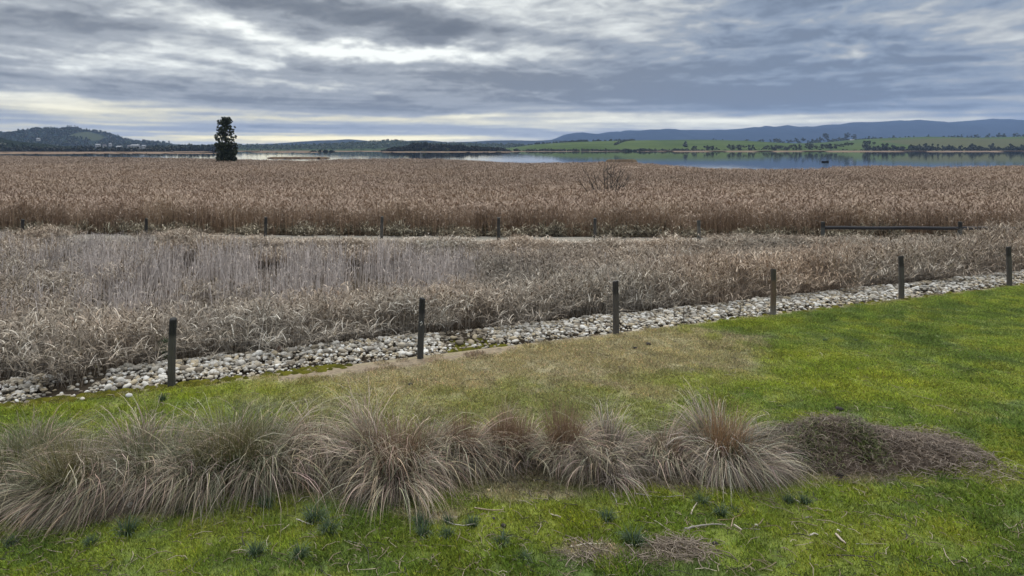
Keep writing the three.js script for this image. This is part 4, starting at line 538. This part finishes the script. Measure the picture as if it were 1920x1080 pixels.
stick([[1032, 967], [1042, 970], [1052, 972]], .008, .007, pale, 'short pale stick on yellow turf');
stick([[889, 953], [915, 957], [944, 958]], .009, .006, tan, 'straight brown stick below the reddish tussock');
stick([[855, 937], [885, 937]], .004, .003, tan, 'thin straw-coloured stick lying level near the middle tussock');
stick([[1190, 928], [1215, 932], [1250, 934], [1283, 931]], .008, .004, gry, 'long grey twig just below the arched tussock');
stick([[1147, 927], [1154, 936], [1156, 945]], .008, .006, gry, 'short upright-lying grey twig left of the long grey twig');
stick([[1156, 946], [1175, 949]], .004, .003, tan, 'thin brown twig crossing the foot of the short grey twig');
stick([[1201, 956], [1212, 959], [1220, 962]], .014, .008, drk, 'dark flake of bark on the grass', 'bark flake');
stick([[1212, 969], [1224, 977], [1240, 987], [1254, 998]], .005, .003, pale, 'thin pale twig slanting down to the right');
stick([[1283, 996], [1305, 991], [1335, 987], [1360, 988]], .014, .007, gry, 'thick knobbly grey branch near the bottom right');
stick([[1296, 967], [1299, 957], [1307, 945]], .009, .006, pale, 'white peeled stick pointing away on the grass');
stick([[1345, 979], [1370, 976], [1388, 969], [1394, 959]], .007, .004, ochre, 'curved brown twig with an upturned end');
stick([[1371, 992], [1375, 976]], .007, .005, tan, 'short stick below the curved brown twig');
stick([[1376, 988], [1391, 997]], .009, .007, pale, 'stubby white stick right of the grey branch');
stick([[1394, 993], [1425, 996]], .004, .003, gry, 'thin dark twig trailing from the stubby white stick');
stick([[1070, 1026], [1100, 1021], [1145, 1021]], .009, .005, [.6, .55, .44], 'long whitish stick on the bark litter');
stick([[1173, 1024], [1190, 1023], [1207, 1020]], .008, .007, [.55, .5, .42], 'white stick below the tallest tuft');
stick([[1567, 1005], [1575, 1014], [1586, 1023]], .013, .011, [.45, .38, .31], 'chunky pale stick at the lower right');
stick([[1570, 997], [1577, 1001]], .010, .008, [.55, .5, .44], 'tiny pale chip above the chunky pale stick', 'wood chip');
stick([[1518, 1006], [1526, 1004], [1534, 1006]], .010, .007, [.5, .46, .4], 'pale split chip left of the chunky pale stick', 'wood chip');
stick([[1488, 936], [1500, 943]], .007, .004, [.55, .5, .44], 'pale chip between the two low tufts', 'wood chip');
stick([[1510, 972], [1522, 971]], .007, .006, gry, 'small grey chip on the open turf at the right', 'wood chip');
stick([[1515, 917], [1532, 908]], .004, .003, tan, 'thin straw stalk on the grass below the brush mound');
stick([[60, 995], [105, 988], [150, 974], [170, 970]], .005, .003, [.45, .38, .26], 'long pale straw curving beside the lowest tussock');
stick([[556, 978], [572, 984], [586, 987]], .007, .005, [.55, .5, .45], 'white twig left of the touching tufts');
stick([[832, 976], [848, 984], [868, 987], [893, 984]], .007, .005, [.45, .42, .38], 'curved pale twig right of the pale dead patch');
stick([[795, 976], [815, 983]], .004, .003, gry, 'thin grey twig crossing the tuft at the pale patch');
stick([[714, 1013], [735, 1014]], .006, .004, tan, 'small stick near the bottom middle');
stick([[652, 1016], [680, 1024]], .005, .003, gry, 'thin grey twig low in the left half');
stick([[930, 1044], [960, 1050], [1000, 1052]], .007, .004, gry, 'grey twig at the bottom edge left of the bark litter');
stick([[560, 946], [566, 938], [580, 935]], .005, .003, [.45, .4, .34], 'bent pale straw below the ragged brown tussock');
stick([[1550, 1046], [1600, 1047], [1640, 1049]], .006, .004, drk, 'dark thin stick at the bottom edge on the right');
stick([[1605, 1024], [1640, 1025]], .005, .003, gry, 'thin grey stick at the right edge of the lawn');
// stones and clods lying on the grass
const bit = (px, py, r, col, name, label, cat, seed) => { const [x, D] = spot(px, py), g = mergeVertices(new THREE.IcosahedronGeometry(r, 2).deleteAttribute('normal').deleteAttribute('uv')), p = g.attributes.position; for (let k = 0; k < p.count; k++) { const f = .75 + .5 * noise(p.getX(k) / r * 1.6 + seed * 3.3 + 9, p.getY(k) / r * 1.6 + p.getZ(k) / r + 4); p.setXYZ(k, p.getX(k) * f * 1.2, p.getY(k) * f * .7, p.getZ(k) * f); } g.computeVertexNormals(); const m = put(name, g, new THREE.MeshStandardMaterial({ color: new THREE.Color().setRGB(...col), roughness: .9 })); m.position.set(x, groundH(x, D) + r * .4, -D); m.rotation.y = seed; tag(m, label, cat); };
bit(243, 948, .036, [.62, .61, .57], 'stone', 'white stone at the foot of the pale draped tussock', 'stone', 1);
bit(368, 950, .018, [.55, .52, .48], 'stone', 'tiny pale stone below the fan-shaped tussock', 'stone', 2);
bit(916, 918, .02, [.62, .5, .3], 'stone', 'yellowish pebble on worn turf under the reddish tussock', 'stone', 3);
bit(1501, 864, .022, [.7, .69, .66], 'stone', 'white pebble in front of the brush mound', 'stone', 4);
bit(1418, 985, .018, [.66, .64, .58], 'stone', 'white pebble on the turf right of the grey branch', 'stone', 5);
bit(242, 744, .05, [.5, .5, .5], 'stone', 'grey stone strayed onto the moss left of the nearest post', 'stone', 6);
bit(155, 750, .04, [.55, .52, .45], 'stone', 'pale stone strayed from the gap in the stone strip', 'stone', 12);
[[763, 945, .028, 'dark clod above the pale dead patch'], [926, 972, .022, 'small dark clod right of the curved pale twig'], [944, 986, .028, 'dark clod nearest the curved pale twig tip'], [1341, 1021, .028, 'dark clod right of the twig heap'], [1573, 893, .05, 'flat black clod on the grass under the brush mound'], [1573, 770, .05, 'black clod on the lawn behind the brush mound'], [770, 722, .04, 'dark clod on the olive lawn behind the middle tussocks'], [1216, 647, .05, 'dark clod on the tan turf near the third post'], [1190, 653, .045, 'dark clod left of its twin on the tan turf']].forEach((q, k) => bit(q[0], q[1], q[2], [.02, .017, .014], 'dirt_clod', q[3], 'clod', 20 + k));
// heaps of twigs and bark at the bottom
function twigHeap(px, py, rx, rz, n, curly, label, seed) { const [x, D] = spot(px, py), g = base('twig_heap', x, groundH(x, D), -D), r = mulberry(seed), mb = new MB(), big = new MB(); tag(g, label, 'twig heap'); for (let k = 0; k < n; k++) { const a = r() * 6.28, q = Math.sqrt(r()), u = Math.cos(a) * q * rx, v = Math.sin(a) * q * rz, L = .08 + .22 * r(), c = mix3([.13, .10, .075], [.44, .37, .29], r() * r() + .15 * r()), pts = []; let d = r() * 6.28, p = [u, .01 + (1 - q) * .06 * r() * (curly ? 2 : 1), v]; const turn = curly ? (r() - .5) * 2.2 : (r() - .5) * .4, rise = curly ? .5 * (r() - .3) : .1 * (r() - .5); for (let i = 0; i < 6; i++) { pts.push(p); d += turn * .5; p = [p[0] + Math.cos(d) * L / 5, Math.max(.006, p[1] + rise * L / 5 * (i < 3 ? 1 : -.6)), p[2] + Math.sin(d) * L / 5]; } (k % 6 ? mb : big).tube(pts, k % 6 ? .0034 : .0075, k % 6 ? .002 : .005, c, c, 4); } mb.build('twigs', dryMat, g); big.build('branches', dryMat, g); }
twigHeap(1275, 1030, .34, .18, 260, true, 'tangled heap of curly pale twigs at the bottom edge', 301);
twigHeap(1110, 1036, .30, .14, 190, false, 'flat litter of bark and twigs below the long whitish stick', 302);
twigHeap(1190, 1048, .25, .08, 90, false, 'thin scatter of grey twigs between the two heaps', 303);
{ const [x, D] = spot(528, 880), g = base('straw_litter', x, 0, -D), r = mulberry(304), mb = new MB(); for (let k = 0; k < 420; k++) { const a = r() * 6.28, q = Math.sqrt(r()), c = mix3([.13, .09, .06], [.36, .27, .18], r()); bladeTo(mb, r, Math.cos(a) * q * .3, .02 + .06 * (1 - q), Math.sin(a) * q * .28, r() * 6.28, 1.2 + .5 * r(), .1 + .14 * r(), .004, .4, c, c, 3); } mb.build('straw', dryMat, g); tag(g, 'small nest of dead straw in the hollow between two tussocks', 'straw'); }
// dead weeds by the stones
[[524, 660, .22, [.16, .10, .07], 'small brown dead weed at the top of the stones'], [1282, 605, .45, [.10, .08, .06], 'thin dark dead stalk among the stones right of the third post'], [1388, 590, .42, [.09, .08, .06], 'thin dead stalk among the stones left of the grey rusty post'], [310, 668, .5, [.05, .09, .03], 'green leafy weed half hidden behind the nearest post'], [1010, 552, .55, [.10, .11, .05], 'clump of olive green leaves in the reeds left of the third post']].forEach(([px, py, h, c, label], k) => { const [x, D] = spot(px, py), g = base('weed', x, groundH(x, D), -D), r = mulberry(320 + k), st = new MB(), n = k === 1 || k === 2 ? 3 : 9; for (let i = 0; i < n; i++) { const a = r() * 6.28, e = n === 3 ? .06 : .3; st.tube([[0, -.02, 0], [Math.cos(a) * e * h * .5, h * .5, Math.sin(a) * e * h * .5], [Math.cos(a) * e * h, h * (.7 + .3 * r()), Math.sin(a) * e * h]], .006, .003, c, c, 4); } st.build('stem', dryMat, g); const lf = new MB(); for (let i = 0; i < n * 14; i++) { bladeTo(lf, r, (r() - .5) * .2 * h, h * (.2 + .7 * r()), (r() - .5) * .2 * h, r() * 6.28, .4 + r(), h * (.15 + .25 * r()), n === 3 ? .004 : .008, .8, c, c.map(v => v * 1.4), 3); } lf.build('leaves', leafMat, g); tag(g, label, 'weed'); });

// ---------------------------------------------------------------- on the water
{ const D = 225, g = base('boat', xAt(1547, D), WATER, -D, .1), hull = new MB(), N = 12, c = [.018, .016, .018]; tag(g, 'small dark flat boat floating alone on the lake at the right', 'boat');
  for (let k = 0; k <= N; k++) { const u = k / N * 2 - 1, w = .55 * Math.sqrt(Math.max(.12, 1 - u ** 4)), sheer = .36 + .10 * u * u, x = u * 1.3; for (const [z, y] of [[0, -.12], [w * .75, -.1], [w, sheer], [w * .9, sheer], [w * .68, -.02], [-w * .68, -.02], [-w * .9, sheer], [-w, sheer], [-w * .75, -.1], [0, -.12]]) hull.v(x, y, z, c); if (k) for (let j = 0; j < 9; j++) { const q = k * 10 + j; hull.quad(q - 10, q, q + 1, q - 9); } } for (const e of [0, N]) for (let j = 1; j < 8; j++) hull.tri(e * 10, e * 10 + j, e * 10 + j + 1); hull.build('hull', dryMat, g);
  for (const x of [-.5, .45]) { const s = new THREE.BoxGeometry(.25, .04, .95); s.translate(x, .24, 0); put('seat', s, new THREE.MeshStandardMaterial({ color: new THREE.Color().setRGB(.05, .045, .04), roughness: .8 }), g); } }
{ const D = 330, g = base('marker_post', xAt(788, D), WATER, -D); tag(g, 'pale marker post with a small board in the water before the island', 'marker'); const p = new MB(); p.tube([[0, -.5, 0], [0, 2.9, 0]], .09, .08, [.5, .52, .5], [.5, .52, .5], 8); p.tube([[.75, -.5, 0], [.75, 1.9, 0]], .08, .08, [.5, .52, .5], [.5, .52, .5], 8); p.build('post', dryMat, g); const b = new THREE.BoxGeometry(.7, .5, .06); b.translate(0, 2.7, .13); put('board', b, white, g); const c = new THREE.BoxGeometry(.4, .4, .06); c.translate(.75, 1.75, .13); put('board', c, white, g); }
{ // dark water birds resting in the shallows
  const r = mulberry(401), body = new MB(), N = 12, c = [.015, .015, .016]; for (let k = 0; k <= N; k++) { const u = k / N, x = (u - .5) * .9, rr = .2 * Math.pow(Math.sin(Math.PI * clamp(u * .96 + .02)), .7); for (let j = 0; j <= 10; j++) { const a = j / 10 * 6.283; body.v(x, .12 + Math.sin(a) * rr * .8 + (u < .15 ? .08 : 0), Math.cos(a) * rr, c); if (k && j) { const q = body.p.length / 3 - 1; body.quad(q - 12, q - 1, q, q - 11); } } } body.tube([[.36, .15, 0], [.5, .35, 0], [.46, .58, 0], [.50, .70, 0], [.60, .70, 0]], .055, .04, c, c, 7); const bill = new MB(); bill.tube([[.60, .70, 0], [.72, .66, 0]], .03, .012, [.35, .08, .04], [.35, .08, .04], 6);
  const b0 = new THREE.Group(); body.build('body', dryMat, b0); bill.build('bill', dryMat, b0);
  [[62, 291], [68, 290], [78, 292], [90, 292], [100, 291], [118, 289.6], [126, 289.3], [140, 289], [196, 291.5], [214, 290.5], [220, 290.3], [240, 290.2], [249, 288.6], [274, 288.4], [282, 292], [303, 291.5], [310, 288.4]].forEach(([px, py], k) => { const D = depthAt(py, WATER), g = k ? b0.clone() : b0; g.name = numbered('water_bird'); scene.add(g); g.position.set(xAt(px, D), WATER, -D); g.rotation.y = r() * 6.28; const s = 1.4; g.scale.set(s, s, s); tag(g, 'small dark water bird resting in the shallows beyond the left-hand reeds', 'water bird', 'dark water birds in the left-hand shallows'); }); }

renderer.render(scene, camera);
